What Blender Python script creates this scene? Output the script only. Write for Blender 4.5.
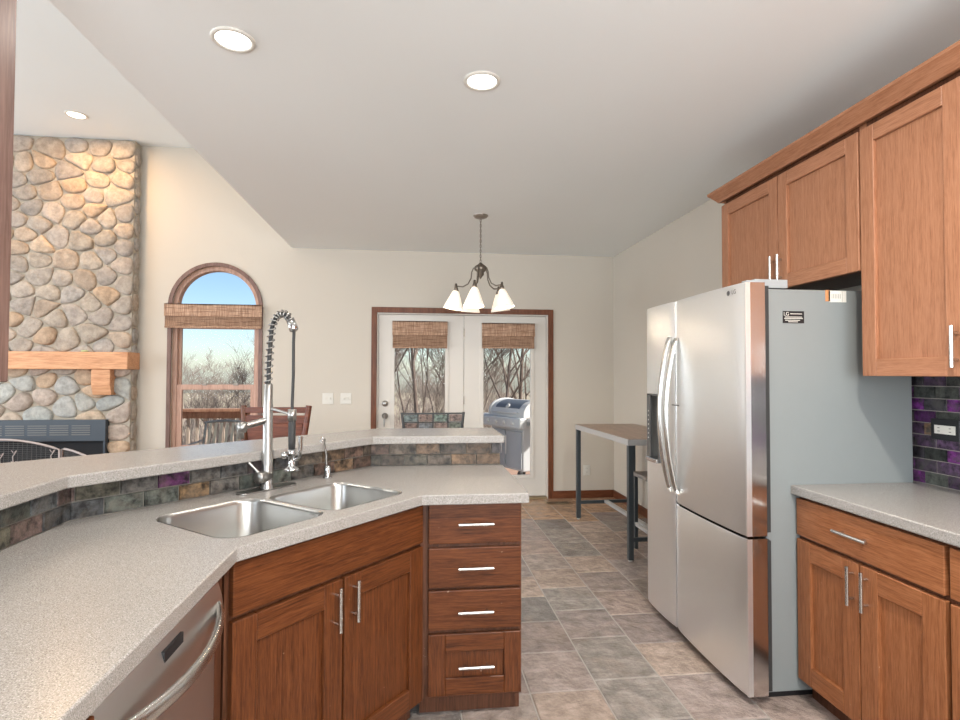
import bpy, math, random
from mathutils import Vector, Matrix
from mathutils.geometry import tessellate_polygon
random.seed(7)
S = bpy.context.scene
COL = S.collection
for o in list(bpy.data.objects): bpy.data.objects.remove(o)

# ------------------------------------------------------------ camera, world, light, exposure
H = 1.39
cd = bpy.data.cameras.new('camera'); cam = bpy.data.objects.new('camera', cd); COL.objects.link(cam)
cd.sensor_width = 36; cd.lens = 557.609 * 36 / 960; cd.clip_start = 0.02; cd.clip_end = 500
F = Vector((0.11432173, 0.99312727, 0.02507535)); R = Vector((0.99342679, -0.11443098, 0.00296159)); U = Vector((-0.00581063, -0.02457195, 0.99968118))
M4 = Matrix(((R.x, U.x, -F.x, 0), (R.y, U.y, -F.y, 0), (R.z, U.z, -F.z, H), (0, 0, 0, 1)))
cam.matrix_world = M4
S.camera = cam
S.view_settings.view_transform = 'Standard'; S.view_settings.look = 'None'
S.view_settings.exposure = 0.20; S.view_settings.gamma = 1.0; S.view_settings.use_curve_mapping = False

W = bpy.data.worlds.new('World'); S.world = W; W.use_nodes = True
wn = W.node_tree; wn.nodes.clear()
wo = wn.nodes.new('ShaderNodeOutputWorld'); wb = wn.nodes.new('ShaderNodeBackground'); sk = wn.nodes.new('ShaderNodeTexSky')
sk.sky_type = 'NISHITA'; sk.sun_disc = False; sk.sun_elevation = math.radians(38); sk.sun_rotation = math.radians(150)
sk.air_density = 1.0; sk.dust_density = 0.6; sk.ozone_density = 4.0
wb.inputs[1].default_value = 0.125
wn.links.new(sk.outputs[0], wb.inputs[0]); wn.links.new(wb.outputs[0], wo.inputs[0])

def lamp(name, kind, loc, energy, color=(1, 1, 1), size=None, size_y=None, direction=None, angle=None, spot=None):
    d = bpy.data.lights.new(name, kind); d.energy = energy; d.color = color
    if kind == 'AREA':
        d.shape = 'RECTANGLE' if size_y else 'DISK'; d.size = size
        if size_y: d.size_y = size_y
    if kind == 'SUN': d.angle = angle
    if kind in ('POINT', 'SPOT') and size: d.shadow_soft_size = size
    if kind == 'SPOT': d.spot_size = spot; d.spot_blend = 0.9
    o = bpy.data.objects.new(name, d); COL.objects.link(o); o.location = loc
    if direction: o.rotation_euler = Vector(direction).to_track_quat('-Z', 'Y').to_euler()
    return o
WARM = (1, 0.93, 0.84)
COOL = (0.84, 0.92, 1.0)
lamp('sun', 'SUN', (0, 0, 9), 6.0, (1, 0.95, 0.88), direction=(-0.8, 0.2, -0.55), angle=0.02)
# added fill lamps at assumed window openings outside the frame (living room side wall, wall behind the camera)
lamp('unseen_fill', 'AREA', (-6.9, 1.9, 1.75), 170, COOL, 3.2, 2.3, (1, 0, .3))
lamp('unseen_fill', 'AREA', (-6.9, 4.8, 1.75), 50, COOL, 1.4, 2.3, (1, 0, .3))
lamp('unseen_fill', 'AREA', (0.6, -2.1, 1.55), 165, (0.92, 0.96, 1.0), 2.4, 1.3, (0, 1, .95))
lamp('unseen_fill', 'AREA', (-4.2, -2.1, 1.7), 120, COOL, 2.6, 2.0, (0.35, 1, .4))

# ------------------------------------------------------------ materials
def mat(name, col, rough=0.5, metal=0.0, spec=0.5, emit=None, estr=0, alpha=1, trans=0, coat=0):
    m = bpy.data.materials.new(name); m.use_nodes = True
    b = m.node_tree.nodes['Principled BSDF']
    b.inputs['Base Color'].default_value = (*col, 1); b.inputs['Roughness'].default_value = rough
    b.inputs['Metallic'].default_value = metal; b.inputs['Specular IOR Level'].default_value = spec
    if emit: b.inputs['Emission Color'].default_value = (*emit, 1); b.inputs['Emission Strength'].default_value = estr
    if trans: b.inputs['Transmission Weight'].default_value = trans
    if coat: b.inputs['Coat Weight'].default_value = coat; b.inputs['Coat Roughness'].default_value = 0.15
    return m
def N(m, t, **k):
    n = m.node_tree.nodes.new(t)
    for a, v in k.items(): setattr(n, a, v)
    return n
def L(m, a, b): m.node_tree.links.new(a, b)
def coords(m, scale, kind='Object', rot=(0, 0, 0)):
    c = N(m, 'ShaderNodeTexCoord'); mp = N(m, 'ShaderNodeMapping'); mp.inputs['Scale'].default_value = scale; mp.inputs['Rotation'].default_value = rot
    L(m, c.outputs[kind], mp.inputs[0]); return mp.outputs[0]
def noise(m, vec, scale=1, detail=4, rough=0.5, dist=0):
    n = N(m, 'ShaderNodeTexNoise'); n.inputs['Scale'].default_value = scale; n.inputs['Detail'].default_value = detail
    n.inputs['Roughness'].default_value = rough; n.inputs['Distortion'].default_value = dist; L(m, vec, n.inputs['Vector']); return n.outputs['Fac']
def ramp(m, fac, stops):
    r = N(m, 'ShaderNodeValToRGB'); e = r.color_ramp.elements
    while len(e) < len(stops): e.new(0.5)
    for i, (p, c) in enumerate(stops): e[i].position = p; e[i].color = (*c, 1)
    L(m, fac, r.inputs[0]); return r.outputs[0]
def bsdf(m): return m.node_tree.nodes['Principled BSDF']
def bump(m, h, strength=0.3, dist=0.01):
    b = N(m, 'ShaderNodeBump'); b.inputs['Strength'].default_value = strength; b.inputs['Distance'].default_value = dist
    L(m, h, b.inputs['Height']); L(m, b.outputs[0], bsdf(m).inputs['Normal'])
def mixc(m, fac, a, b, mode='MIX'):
    x = N(m, 'ShaderNodeMix', data_type='RGBA', blend_type=mode)
    if isinstance(fac, (int, float)): x.inputs[0].default_value = fac
    else: L(m, fac, x.inputs[0])
    for i, v in ((6, a), (7, b)):
        if isinstance(v, tuple): x.inputs[i].default_value = (*v, 1)
        else: L(m, v, x.inputs[i])
    return x.outputs[2]
def wood(name, c0, c1, c2, scale, rough=0.38, fleck=True):
    m = mat(name, c1, rough, spec=0.32)
    v = coords(m, scale)
    g = noise(m, v, 1.0, 6, 0.62, 0.6)
    col = ramp(m, g, [(0.30, c0), (0.5, c1), (0.72, c2)])
    f = noise(m, coords(m, tuple(s * 3.7 for s in scale)), 1.0, 3, 0.7)
    col = mixc(m, ramp(m, f, [(0.42, (0, 0, 0)), (0.66, (0.55, 0.55, 0.55))]), col, tuple(min(1, x * 1.25) for x in c2))
    if fleck:
        s = noise(m, coords(m, (38, 38, 38)), 1.0, 2, 0.5)
        col = mixc(m, ramp(m, s, [(0.76, (0, 0, 0)), (0.79, (0.35, 0.35, 0.35))]), col, (0.6, 0.48, 0.36))
    L(m, col, bsdf(m).inputs['Base Color']); bump(m, g, 0.10, 0.004)
    return m
OAK = ((0.034, 0.009, 0.003), (0.088, 0.025, 0.007), (0.15, 0.049, 0.016))  # left cabinets' copy of the one oak, their shade darkening the colour
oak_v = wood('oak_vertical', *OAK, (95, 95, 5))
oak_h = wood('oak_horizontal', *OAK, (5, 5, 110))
OAK_LIT = ((0.22, 0.088, 0.042), (0.30, 0.13, 0.066), (0.37, 0.175, 0.098))  # same oak, lightened: the upper cabinets' brighter light put into the colour
oak_lit_v = wood('lit_oak_vertical', *OAK_LIT, (95, 95, 5), fleck=False)
oak_lit_h = wood('lit_oak_horizontal', *OAK_LIT, (5, 5, 110), fleck=False)
oak_dark = wood('oak_dark', (0.05, 0.018, 0.008), (0.09, 0.035, 0.017), (0.14, 0.055, 0.03), (30, 30, 2))
trim_wood = wood('trim_wood', (0.08, 0.025, 0.010), (0.13, 0.042, 0.018), (0.19, 0.07, 0.033), (30, 30, 2), fleck=False)
trim_wood_h = wood('trim_wood_horizontal', (0.08, 0.025, 0.010), (0.13, 0.042, 0.018), (0.19, 0.07, 0.033), (2, 2, 40), fleck=False)
win_wood = wood('window_wood', (0.105, 0.058, 0.046), (0.16, 0.092, 0.075), (0.22, 0.135, 0.112), (30, 30, 2), fleck=False)
sash_wood = wood('sash_wood', (0.36, 0.20, 0.15), (0.46, 0.28, 0.21), (0.55, 0.36, 0.28), (30, 30, 2), fleck=False)
mantel_wood = wood('mantel_wood', (0.42, 0.19, 0.09), (0.58, 0.29, 0.15), (0.66, 0.38, 0.22), (2.5, 20, 26), 0.6, fleck=False)
chair_wood = wood('chair_wood', (0.05, 0.014, 0.008), (0.11, 0.032, 0.017), (0.19, 0.06, 0.032), (2.5, 2.5, 30), 0.3, fleck=False)
deck_wood = wood('deck_wood', (0.34, 0.20, 0.13), (0.44, 0.27, 0.18), (0.55, 0.36, 0.26), (2, 20, 20), 0.7, fleck=False)
rail_wood = wood('rail_wood', (0.33, 0.15, 0.09), (0.44, 0.22, 0.13), (0.55, 0.32, 0.21), (20, 20, 3), 0.7, fleck=False)
table_wood = wood('table_wood', (0.15, 0.085, 0.055), (0.24, 0.15, 0.105), (0.34, 0.23, 0.17), (30, 2.5, 30), 0.3, fleck=False)
living_wood = wood('living_floor_wood', (0.2, 0.1, 0.05), (0.3, 0.16, 0.08), (0.36, 0.2, 0.11), (20, 2, 20), 0.35, fleck=False)

def plaster(name, c, b=0.04):
    m = mat(name, c, 0.75, spec=0.25); h = noise(m, coords(m, (1, 1, 1)), 120, 3, 0.6); bump(m, h, b, 0.002)
    n = noise(m, coords(m, (1, 1, 1)), 0.8, 2); L(m, mixc(m, n, tuple(x * 0.97 for x in c), tuple(min(1, x * 1.03) for x in c)), bsdf(m).inputs['Base Color'])
    return m
wall_m = plaster('wall_paint', (0.60, 0.553, 0.482)); ceil_m = plaster('ceiling_paint', (0.86, 0.90, 0.90))
ceil_liv_m = plaster('living_ceiling_paint', (0.80, 0.84, 0.835))
white_m = mat('white_door_paint', (0.66, 0.625, 0.575), 0.4)
plastic_w = mat('white_plastic', (0.70, 0.68, 0.62), 0.35)
black_m = mat('black', (0.012, 0.012, 0.014), 0.4)
darkgap = mat('dark_gap', (0.02, 0.012, 0.008), 0.8)

def counter_mat():
    m = mat('speckled_counter', (0.5, 0.48, 0.45), 0.26, spec=0.5)
    a = noise(m, coords(m, (1, 1, 1)), 420, 2, 0.7); b = noise(m, coords(m, (1, 1, 1)), 170, 2, 0.6)
    c = ramp(m, a, [(0.33, (0.13, 0.12, 0.11)), (0.45, (0.315, 0.295, 0.275)), (0.58, (0.365, 0.345, 0.325)), (0.70, (0.58, 0.565, 0.545))])
    c = mixc(m, ramp(m, b, [(0.38, (0.5, 0.5, 0.5)), (0.46, (0, 0, 0))]), c, (0.26, 0.235, 0.21))
    L(m, c, bsdf(m).inputs['Base Color']); return m
counter_m = counter_mat()
def steel_mat(name, col, rough, sc, bstr=0.0):
    m = mat(name, col, rough, 1.0)
    return m
steel = steel_mat('brushed_steel', (0.95, 0.965, 0.975), 0.38, (1.5, 1.5, 400))
steel_side = steel_mat('polished_door_edge', (0.66, 0.63, 0.61), 0.15, (1.5, 1.5, 400))
steel_dw = steel_mat('dishwasher_steel', (0.78, 0.77, 0.76), 0.33, (300, 300, 3))
sink_steel = steel_mat('sink_steel', (0.42, 0.415, 0.40), 0.30, (40, 40, 40))
nickel = mat('brushed_nickel', (0.68, 0.67, 0.64), 0.27, 1.0)
faucet_m = mat('faucet_nickel', (0.37, 0.36, 0.345), 0.34, 1.0)
chrome = mat('chrome', (0.58, 0.58, 0.58), 0.1, 1.0)
bronze = mat('bronze', (0.20, 0.17, 0.14), 0.35, 0.9)
brass = mat('aged_brass', (0.45, 0.35, 0.22), 0.35, 0.9)
fridge_grey = mat('fridge_grey', (0.235, 0.255, 0.255), 0.42); 
_h = noise(fridge_grey, coords(fridge_grey, (1, 1, 1)), 500, 2); bump(fridge_grey, _h, 0.08, 0.001)
hinge_grey = mat('hinge_grey', (0.33, 0.35, 0.36), 0.5)
rubber = mat('rubber', (0.03, 0.03, 0.03), 0.6)
table_metal = mat('blue_grey_metal', (0.062, 0.075, 0.085), 0.35, 0.3)
table_edge = mat('table_edge', (0.42, 0.42, 0.42), 0.35)
iron = mat('wrought_iron', (0.05, 0.05, 0.05), 0.5, 0.5)
screen_frame_m = mat('fire_screen_pewter', (0.42, 0.36, 0.34), 0.45, 0.4)
insert_m = mat('fireplace_insert_paint', (0.045, 0.060, 0.078), 0.5)
firebox_black = mat('firebox_black', (0.012, 0.013, 0.016), 0.8)  # near-black back panel of the firebox
louvre_m = mat('louvre_metal', (0.16, 0.155, 0.145), 0.45, 0.5)
def colattr(name, rough, sc, var, bstr, bdist, spec=0.5, patch=None):
    m = mat(name, (0.5, 0.5, 0.5), rough, spec=spec)
    a = N(m, 'ShaderNodeAttribute', attribute_name='Col')
    n1 = noise(m, coords(m, (1, 1, 1)), sc, 7, 0.66, 0.15)
    c = mixc(m, 1.0, a.outputs['Color'], ramp(m, n1, [(0.36, (1 - var,) * 3), (0.64, (1 + var,) * 3)]), 'MULTIPLY')
    if patch:
        n2 = noise(m, coords(m, (1, 1, 1)), sc * 0.35, 3, 0.6, 1.0)
        c = mixc(m, ramp(m, n2, [(0.5, (0, 0, 0)), (0.68, (patch[1],) * 3)]), c, patch[0])
    L(m, c, bsdf(m).inputs['Base Color'])
    n3 = noise(m, coords(m, (1, 1, 1)), sc * 0.55, 9, 0.62, 0.25); bump(m, n3, bstr, bdist)
    return m
slate_floor = colattr('slate_floor', 0.15, 12, 0.24, 1.0, 0.035, 0.7, ((0.33, 0.26, 0.215), 0.4))
slate_tile = colattr('slate_tile', 0.42, 34, 0.85, 0.9, 0.008, 0.4, ((0.13, 0.10, 0.075), 0.35))
purple_tile = colattr('purple_slate_tile', 0.42, 34, 0.85, 0.5, 0.006, 0.4, ((0.07, 0.07, 0.062), 0.75))
stone_m = colattr('river_stone', 0.8, 16, 0.22, 1.0, 0.03, 0.2)
grout_m = plaster('grout', (0.34, 0.31, 0.28)); grout_dark = plaster('backsplash_grout', (0.15, 0.14, 0.125)); mortar_m = plaster('mortar', (0.42, 0.37, 0.30), 0.4)
def glass_mat():
    m = bpy.data.materials.new('clear_glass'); m.use_nodes = True; t = m.node_tree; t.nodes.clear()
    o = t.nodes.new('ShaderNodeOutputMaterial'); x = t.nodes.new('ShaderNodeMixShader'); tr = t.nodes.new('ShaderNodeBsdfTransparent'); g = t.nodes.new('ShaderNodeBsdfGlossy')
    g.inputs['Roughness'].default_value = 0.02; fr = t.nodes.new('ShaderNodeFresnel'); fr.inputs[0].default_value = 1.07
    t.links.new(fr.outputs[0], x.inputs[0]); t.links.new(tr.outputs[0], x.inputs[1]); t.links.new(g.outputs[0], x.inputs[2]); t.links.new(x.outputs[0], o.inputs[0]); return m
glass_m = glass_mat()
def blind_mat():
    m = mat('woven_bamboo', (0.5, 0.3, 0.2), 0.7)
    a = noise(m, coords(m, (170, 170, 9)), 1, 3, 0.6); b = noise(m, coords(m, (6, 6, 95)), 1, 2, 0.6)
    c = ramp(m, a, [(0.3, (0.22, 0.12, 0.07)), (0.5, (0.42, 0.25, 0.16)), (0.72, (0.66, 0.47, 0.34))])
    c = mixc(m, ramp(m, b, [(0.52, (0, 0, 0)), (0.60, (0.6, 0.6, 0.6))]), c, (0.15, 0.075, 0.04))
    L(m, c, bsdf(m).inputs['Base Color']); bump(m, a, 0.6, 0.004); return m
blind_m = blind_mat()
lamp_glow = mat('lamp_glow', (1, 1, 1), 0.5, emit=(1, 0.97, 0.92), estr=3.0)
lamp_glow_w = mat('lamp_glow_warm', (1, 1, 1), 0.5, emit=(1, 0.88, 0.7), estr=2.5)
shade_m = mat('frosted_shade', (0.9, 0.86, 0.78), 0.4, emit=(1, 0.84, 0.66), estr=0.42)
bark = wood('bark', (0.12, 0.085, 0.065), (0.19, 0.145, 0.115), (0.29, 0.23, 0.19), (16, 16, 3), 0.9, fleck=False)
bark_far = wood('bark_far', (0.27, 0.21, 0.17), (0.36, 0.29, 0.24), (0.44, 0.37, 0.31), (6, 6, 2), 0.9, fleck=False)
def ground_mat():
    m = mat('leaf_litter', (0.4, 0.34, 0.22), 0.95, spec=0.1); a = noise(m, coords(m, (1, 1, 1)), 0.6, 8, 0.7)
    L(m, ramp(m, a, [(0.35, (0.40, 0.31, 0.21)), (0.5, (0.52, 0.43, 0.31)), (0.65, (0.45, 0.43, 0.27))]), bsdf(m).inputs['Base Color']); return m
ground_m = ground_mat()
grill_w = mat('grill_enamel', (0.56, 0.58, 0.58), 0.45); grill_d = mat('grill_lid_panel', (0.15, 0.175, 0.20), 0.45); grill_l = mat('grill_cast_end', (0.66, 0.66, 0.64), 0.5)

# ------------------------------------------------------------ mesh builder
class MB:
    def __init__(s): s.v = []; s.f = []; s.m = []; s.c = []; s.sm = []; s.T = None; s.mi = 0; s.col = (1, 1, 1)
    def add(s, vs, fs, smooth=False):
        b = len(s.v)
        for p in vs:
            p = Vector(p); s.v.append(s.T @ p if s.T else p)
        for q in fs: s.f.append([b + i for i in q]); s.m.append(s.mi); s.c.append(s.col); s.sm.append(smooth)
        return s
    def box(s, x0, x1, y0, y1, z0, z1):
        x0, x1 = sorted((x0, x1)); y0, y1 = sorted((y0, y1)); z0, z1 = sorted((z0, z1))
        vs = [(x, y, z) for x in (x0, x1) for y in (y0, y1) for z in (z0, z1)]
        return s.add(vs, [(0, 1, 3, 2), (4, 6, 7, 5), (0, 4, 5, 1), (2, 3, 7, 6), (0, 2, 6, 4), (1, 5, 7, 3)])
    def tube(s, path, r, n=10, cap=True, closed=False):
        P = [Vector(p) for p in path]; k = len(P); rs = r if isinstance(r, (list, tuple)) else [r] * k
        rings = []; up = None
        for i in range(k):
            if closed: d = P[(i + 1) % k] - P[i - 1]
            else: d = P[min(i + 1, k - 1)] - P[max(i - 1, 0)]
            d.normalize()
            if up is None:
                up = Vector((0, 0, 1)) if abs(d.z) < 0.9 else Vector((1, 0, 0))
            a = (up - d * up.dot(d)).normalized(); up = a; b = d.cross(a)
            rings.append([P[i] + (a * math.cos(2 * math.pi * j / n) + b * math.sin(2 * math.pi * j / n)) * rs[i] for j in range(n)])
        vs = [p for q in rings for p in q]; fs = []
        for i in range(k if closed else k - 1):
            i2 = (i + 1) % k
            for j in range(n): fs.append((i * n + j, i * n + (j + 1) % n, i2 * n + (j + 1) % n, i2 * n + j))
        s.add(vs, fs, True)
        if cap and not closed:
            s.add(rings[0], [tuple(range(n))[::-1]]); s.add(rings[-1], [tuple(range(n))])
        return s
    def lathe(s, prof, n=24, o=(0, 0, 0), axis=None):
        # prof: (r, z) ; axis: optional direction
        Q = Vector((0, 0, 1)).rotation_difference(Vector(axis).normalized()).to_matrix() if axis else None
        vs = []
        for r, z in prof:
            for j in range(n):
                p = Vector((r * math.cos(2 * math.pi * j / n), r * math.sin(2 * math.pi * j / n), z))
                if Q: p = Q @ p
                vs.append(p + Vector(o))
        fs = [(i * n + j, i * n + (j + 1) % n, (i + 1) * n + (j + 1) % n, (i + 1) * n + j) for i in range(len(prof) - 1) for j in range(n)]
        return s.add(vs, fs, True)
    def prism(s, outer, z0, z1, holes=()):
        loops = [list(outer)] + [list(h) for h in holes]
        pl = [[Vector((p[0], p[1], 0)) for p in l] for l in loops]
        tris = tessellate_polygon(pl); flat = [p for l in pl for p in l]; n = len(flat)
        vs = [(p.x, p.y, z0) for p in flat] + [(p.x, p.y, z1) for p in flat]
        def fix(t, up):
            a, b, c = (flat[i] for i in t); ccw = (b - a).cross(c - a).z > 0
            return tuple(t) if ccw == up else tuple(t)[::-1]
        fs = [fix(t, False) for t in tris] + [tuple(i + n for i in fix(t, True)) for t in tris]
        s.add(vs, fs)
        b = 0; base = len(s.v) - 2 * n
        for li, l in enumerate(pl):
            k = len(l); area = sum(l[i].x * l[(i + 1) % k].y - l[(i + 1) % k].x * l[i].y for i in range(k))
            fl = (area > 0) == (li == 0)
            for i in range(k):
                q = (b + i, b + (i + 1) % k, b + (i + 1) % k + n, b + i + n)
                if not fl: q = q[::-1]
                s.f.append([base + t for t in q]); s.m.append(s.mi); s.c.append(s.col); s.sm.append(False)
            b += k
        return s
def _inv(parent):
    if not parent: return Matrix()
    m = Matrix.Identity(4); o = parent
    while o is not None:
        m = (Matrix.Translation(o.location) @ Matrix.Rotation(o.rotation_euler.z, 4, 'Z')) @ m; o = o.parent
    return m.inverted()
def build(name, mb, mats, parent=None, bevel=0, local=False, seg=2, solidify=0, origin=None, merge=False):
    """verts are in world space unless local (then already in the parent's space)"""
    if not isinstance(mats, (list, tuple)): mats = [mats]
    me = bpy.data.meshes.new(name); vs = mb.v
    if parent and not local:
        I = _inv(parent); vs = [I @ p for p in vs]; off = Vector()
    elif not parent:
        if origin is None:
            xs = [p.x for p in vs]; ys = [p.y for p in vs]; zs = [p.z for p in vs]
            off = Vector(((min(xs) + max(xs)) / 2, (min(ys) + max(ys)) / 2, min(zs)))
        else: off = Vector(origin)
        vs = [p - off for p in vs]
    else: off = Vector()
    me.from_pydata([tuple(p) for p in vs], [], mb.f)
    for m in mats: me.materials.append(m)
    me.polygons.foreach_set('material_index', mb.m); me.polygons.foreach_set('use_smooth', mb.sm)
    if any(c != (1, 1, 1) for c in mb.c):
        ca = me.color_attributes.new('Col', 'FLOAT_COLOR', 'CORNER'); arr = []
        for p, c in zip(me.polygons, mb.c): arr += [*c, 1.0] * p.loop_total
        ca.data.foreach_set('color', arr)
    me.update()
    o = bpy.data.objects.new(name, me); COL.objects.link(o); o.location = off
    if parent: o.parent = parent
    if solidify: md = o.modifiers.new('solid', 'SOLIDIFY'); md.thickness = solidify; md.offset = 0
    if bevel:
        md = o.modifiers.new('bevel', 'BEVEL'); md.width = bevel; md.segments = seg; md.limit_method = 'ANGLE'; md.angle_limit = math.radians(40)
    return o
def thing(name, label, cat, loc=(0, 0, 0), rz=0, group=None):
    o = bpy.data.objects.new(name, None); COL.objects.link(o); o.empty_display_size = 0.1
    o.location = loc; o.rotation_euler = (0, 0, rz); return tag(o, label, cat, group)
def tag(o, label, cat, group=None):
    o['label'] = label; o['category'] = cat
    if group: o['group'] = group
    return o
def struct(o): o['kind'] = 'structure'; return o
def text_mb(txt, size, origin, xdir, ydir, lift=0.0006):
    c = bpy.data.curves.new('t', 'FONT'); c.body = txt; c.size = size; c.align_x = 'CENTER'; c.align_y = 'CENTER'
    o = bpy.data.objects.new('t', c); COL.objects.link(o); dg = bpy.context.evaluated_depsgraph_get()
    me = bpy.data.meshes.new_from_object(o.evaluated_get(dg)); X = Vector(xdir); Y = Vector(ydir); Zv = X.cross(Y)
    mb = MB(); mb.add([Vector(origin) + X * v.co.x + Y * v.co.y + Zv * lift for v in me.vertices], [tuple(p.vertices) for p in me.polygons])
    bpy.data.objects.remove(o); bpy.data.curves.remove(c); bpy.data.meshes.remove(me); return mb
def rrect(cx, cy, w, d, r, n=6, T=None):
    pts = []
    for (sx, sy, a0) in ((1, 1, 0), (-1, 1, 90), (-1, -1, 180), (1, -1, 270)):
        for i in range(n + 1):
            a = math.radians(a0 + 90 * i / n); pts.append((cx + sx * (w / 2 - r) + r * math.cos(a), cy + sy * (d / 2 - r) + r * math.sin(a)))
    return [T(p) for p in pts] if T else pts
def copy_tree(o, parent=None):
    c = o.copy(); COL.objects.link(c)
    if parent: c.parent = parent
    for ch in list(o.children): copy_tree(ch, c)
    return c
def frameM(px, py, pz, ang):   # local frame: x along the face (to the viewer's right), y into the cabinet, z up
    return Matrix.Translation((px, py, pz)) @ Matrix.Rotation(ang, 4, 'Z')

# ------------------------------------------------------------ room shell
XR, YB, ZC, ZL, XE = 2.24, 6.14, 2.735, 3.765, -1.325
XL, YF = -7.0, -2.2
# slate floor: tiles on a grout bed
mb = MB(); mb.mi = 1; mb.box(-1.2, XR, YF, YB, -0.1, -0.004); mb.mi = 0
pal = [(0.33, 0.27, 0.245), (0.29, 0.26, 0.235), (0.35, 0.275, 0.24), (0.38, 0.30, 0.25), (0.23, 0.21, 0.195), (0.32, 0.27, 0.25), (0.30, 0.245, 0.225), (0.36, 0.30, 0.265)]
rnd = random.Random(11)
ci = 0; x = 0.504 - 0.311 * 6
while x < XR:
    y = YF + rnd.choice((0, 0.02, 0.115, 0.17)); y0 = YF
    while y0 < YB:
        y1 = min(y, YB) if y > y0 + 0.05 else min(y0 + 0.345, YB)
        ym = min(y1, YB)
        a, b = max(x, -1.2) + 0.003, min(x + 0.311, XR) - 0.003
        if b - a > 0.02 and ym - y0 > 0.02:
            c = rnd.choice(pal); k = rnd.uniform(0.88, 1.12); mb.col = tuple(q * k for q in c)
            if ym > 5.5: mb.col = (0.42 * k, 0.27 * k, 0.17 * k)
            zt = rnd.uniform(-0.001, 0.001)
            mb.add([(a, y0 + .003, zt - .004), (b, y0 + .003, zt - .004), (b, ym - .003, zt - .004), (a, ym - .003, zt - .004), (a + .004, y0 + .007, zt), (b - .004, y0 + .007, zt), (b - .004, ym - .007, zt), (a + .004, ym - .007, zt)],
                   [(4, 5, 6, 7), (0, 1, 5, 4), (1, 2, 6, 5), (2, 3, 7, 6), (3, 0, 4, 7)])
        y0 = ym; y = y0 + rnd.choice((0.345, 0.345, 0.345, 0.31, 0.40))
    x += 0.311; ci += 1
struct(build('floor', mb, [slate_floor, grout_m], origin=(0, 0, 0)))
struct(build('floor', MB().box(XL, -1.2, YF, YB, -0.1, -0.001), living_wood))
struct(build('ceiling', MB().box(XE, XR + .1, YF - .1, YB, ZC, ZL + 0.1), ceil_m))
struct(build('ceiling', MB().box(XL - .1, XE, YF - .1, YB, ZL, ZL + 0.1), ceil_liv_m))
def wall(name, outer, holes, origin, T):
    mb = MB(); mb.T = T; mb.prism(outer, 0, 0.15, holes); return struct(build(name, mb, wall_m, origin=origin))
# back wall, drawn in (x, z), thickness runs +Y
WX0, WX1, WB, WS = -2.535, -1.652, 0.55, 2.08      # arched window opening
WR = (WX1 - WX0) / 2; WC = (WX0 + WX1) / 2
arch = [(WX0, WB), (WX1, WB)] + [(WC + WR * math.cos(math.pi * i / 24), WS + WR * math.sin(math.pi * i / 24)) for i in range(25)]
DX0, DX1, DT = -0.42, 1.475, 2.055
Tb = Matrix(((1, 0, 0, 0), (0, 0, 1, YB), (0, 1, 0, 0), (0, 0, 0, 1)))
wall('wall_back', [(XL, 0), (DX0, 0), (DX0, DT), (DX1, DT), (DX1, 0), (XR + .15, 0), (XR + .15, ZL), (XL, ZL)], [arch], (0, YB, 0), Tb)
Tr = Matrix(((0, 0, 1, XR), (1, 0, 0, 0), (0, 1, 0, 0), (0, 0, 0, 1)))
wall('wall_right', [(YF, 0), (YB, 0), (YB, ZL), (YF, ZL)], [], (XR, 0, 0), Tr)
Tl = Matrix(((0, 0, 1, XL - .15), (1, 0, 0, 0), (0, 1, 0, 0), (0, 0, 0, 1)))
wall('wall_left', [(YF, 0), (YB, 0), (YB, ZL), (YF, ZL)], [[(.3, .6), (3.5, .6), (3.5, 2.9), (.3, 2.9)], [(4.1, .6), (5.5, .6), (5.5, 2.9), (4.1, 2.9)]], (XL, 0, 0), Tl)
Tf = Matrix(((1, 0, 0, 0), (0, 0, 1, YF - .15), (0, 1, 0, 0), (0, 0, 0, 1)))
wall('wall_front', [(XL, 0), (XR + .15, 0), (XR + .15, ZL), (XL, ZL)], [[(-.6, .9), (1.8, .9), (1.8, 2.2), (-.6, 2.2)], [(-5.5, .7), (-2.9, .7), (-2.9, 2.7), (-5.5, 2.7)]], (0, YF, 0), Tf)
# baseboards
struct(build('baseboard_back', MB().box(1.53, XR, YB - .014, YB, 0, .085), trim_wood_h, bevel=.003))
struct(build('baseboard_back', MB().box(-2.8, -.48, YB - .014, YB, 0, .085), trim_wood_h, bevel=.003))
struct(build('baseboard_right', MB().box(XR - .014, XR, 3.25, YB - .014, 0, .085), trim_wood_h, bevel=.003))

# ------------------------------------------------------------ arched window
win = bpy.data.objects.new('window_1', None); COL.objects.link(win); win.location = (WC, YB, WB); struct(win)
def archloop(r, z0, dx=0): return [(WC - r, z0), (WC + r, z0)] + [(WC + r * math.cos(math.pi * i / 32), WS + r * math.sin(math.pi * i / 32)) for i in range(33)]
Twi = lambda y: Matrix(((1, 0, 0, 0), (0, 0, 1, y), (0, 1, 0, 0), (0, 0, 0, 1)))
mb = MB(); mb.T = Twi(YB - .02); mb.prism(archloop(WR + .035, WB - .035), 0, .022, [archloop(WR - .004, WB)]); build('window_casing', mb, win_wood, win, bevel=.004)
mb = MB(); mb.T = Twi(YB + .03); mb.prism(archloop(WR, WB), 0, .09, [archloop(WR - .045, WB + .04)]); build('window_frame', mb, sash_wood, win, bevel=.003)
mb = MB(); mb.T = Twi(YB + .055); mb.prism([(WC - WR + .03, 1.86), (WC + WR - .03, 1.86), (WC + WR - .03, 2.05), (WC - WR + .03, 2.05)], 0, .04); build('transom_bar', mb, sash_wood, win, bevel=.003)
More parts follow.
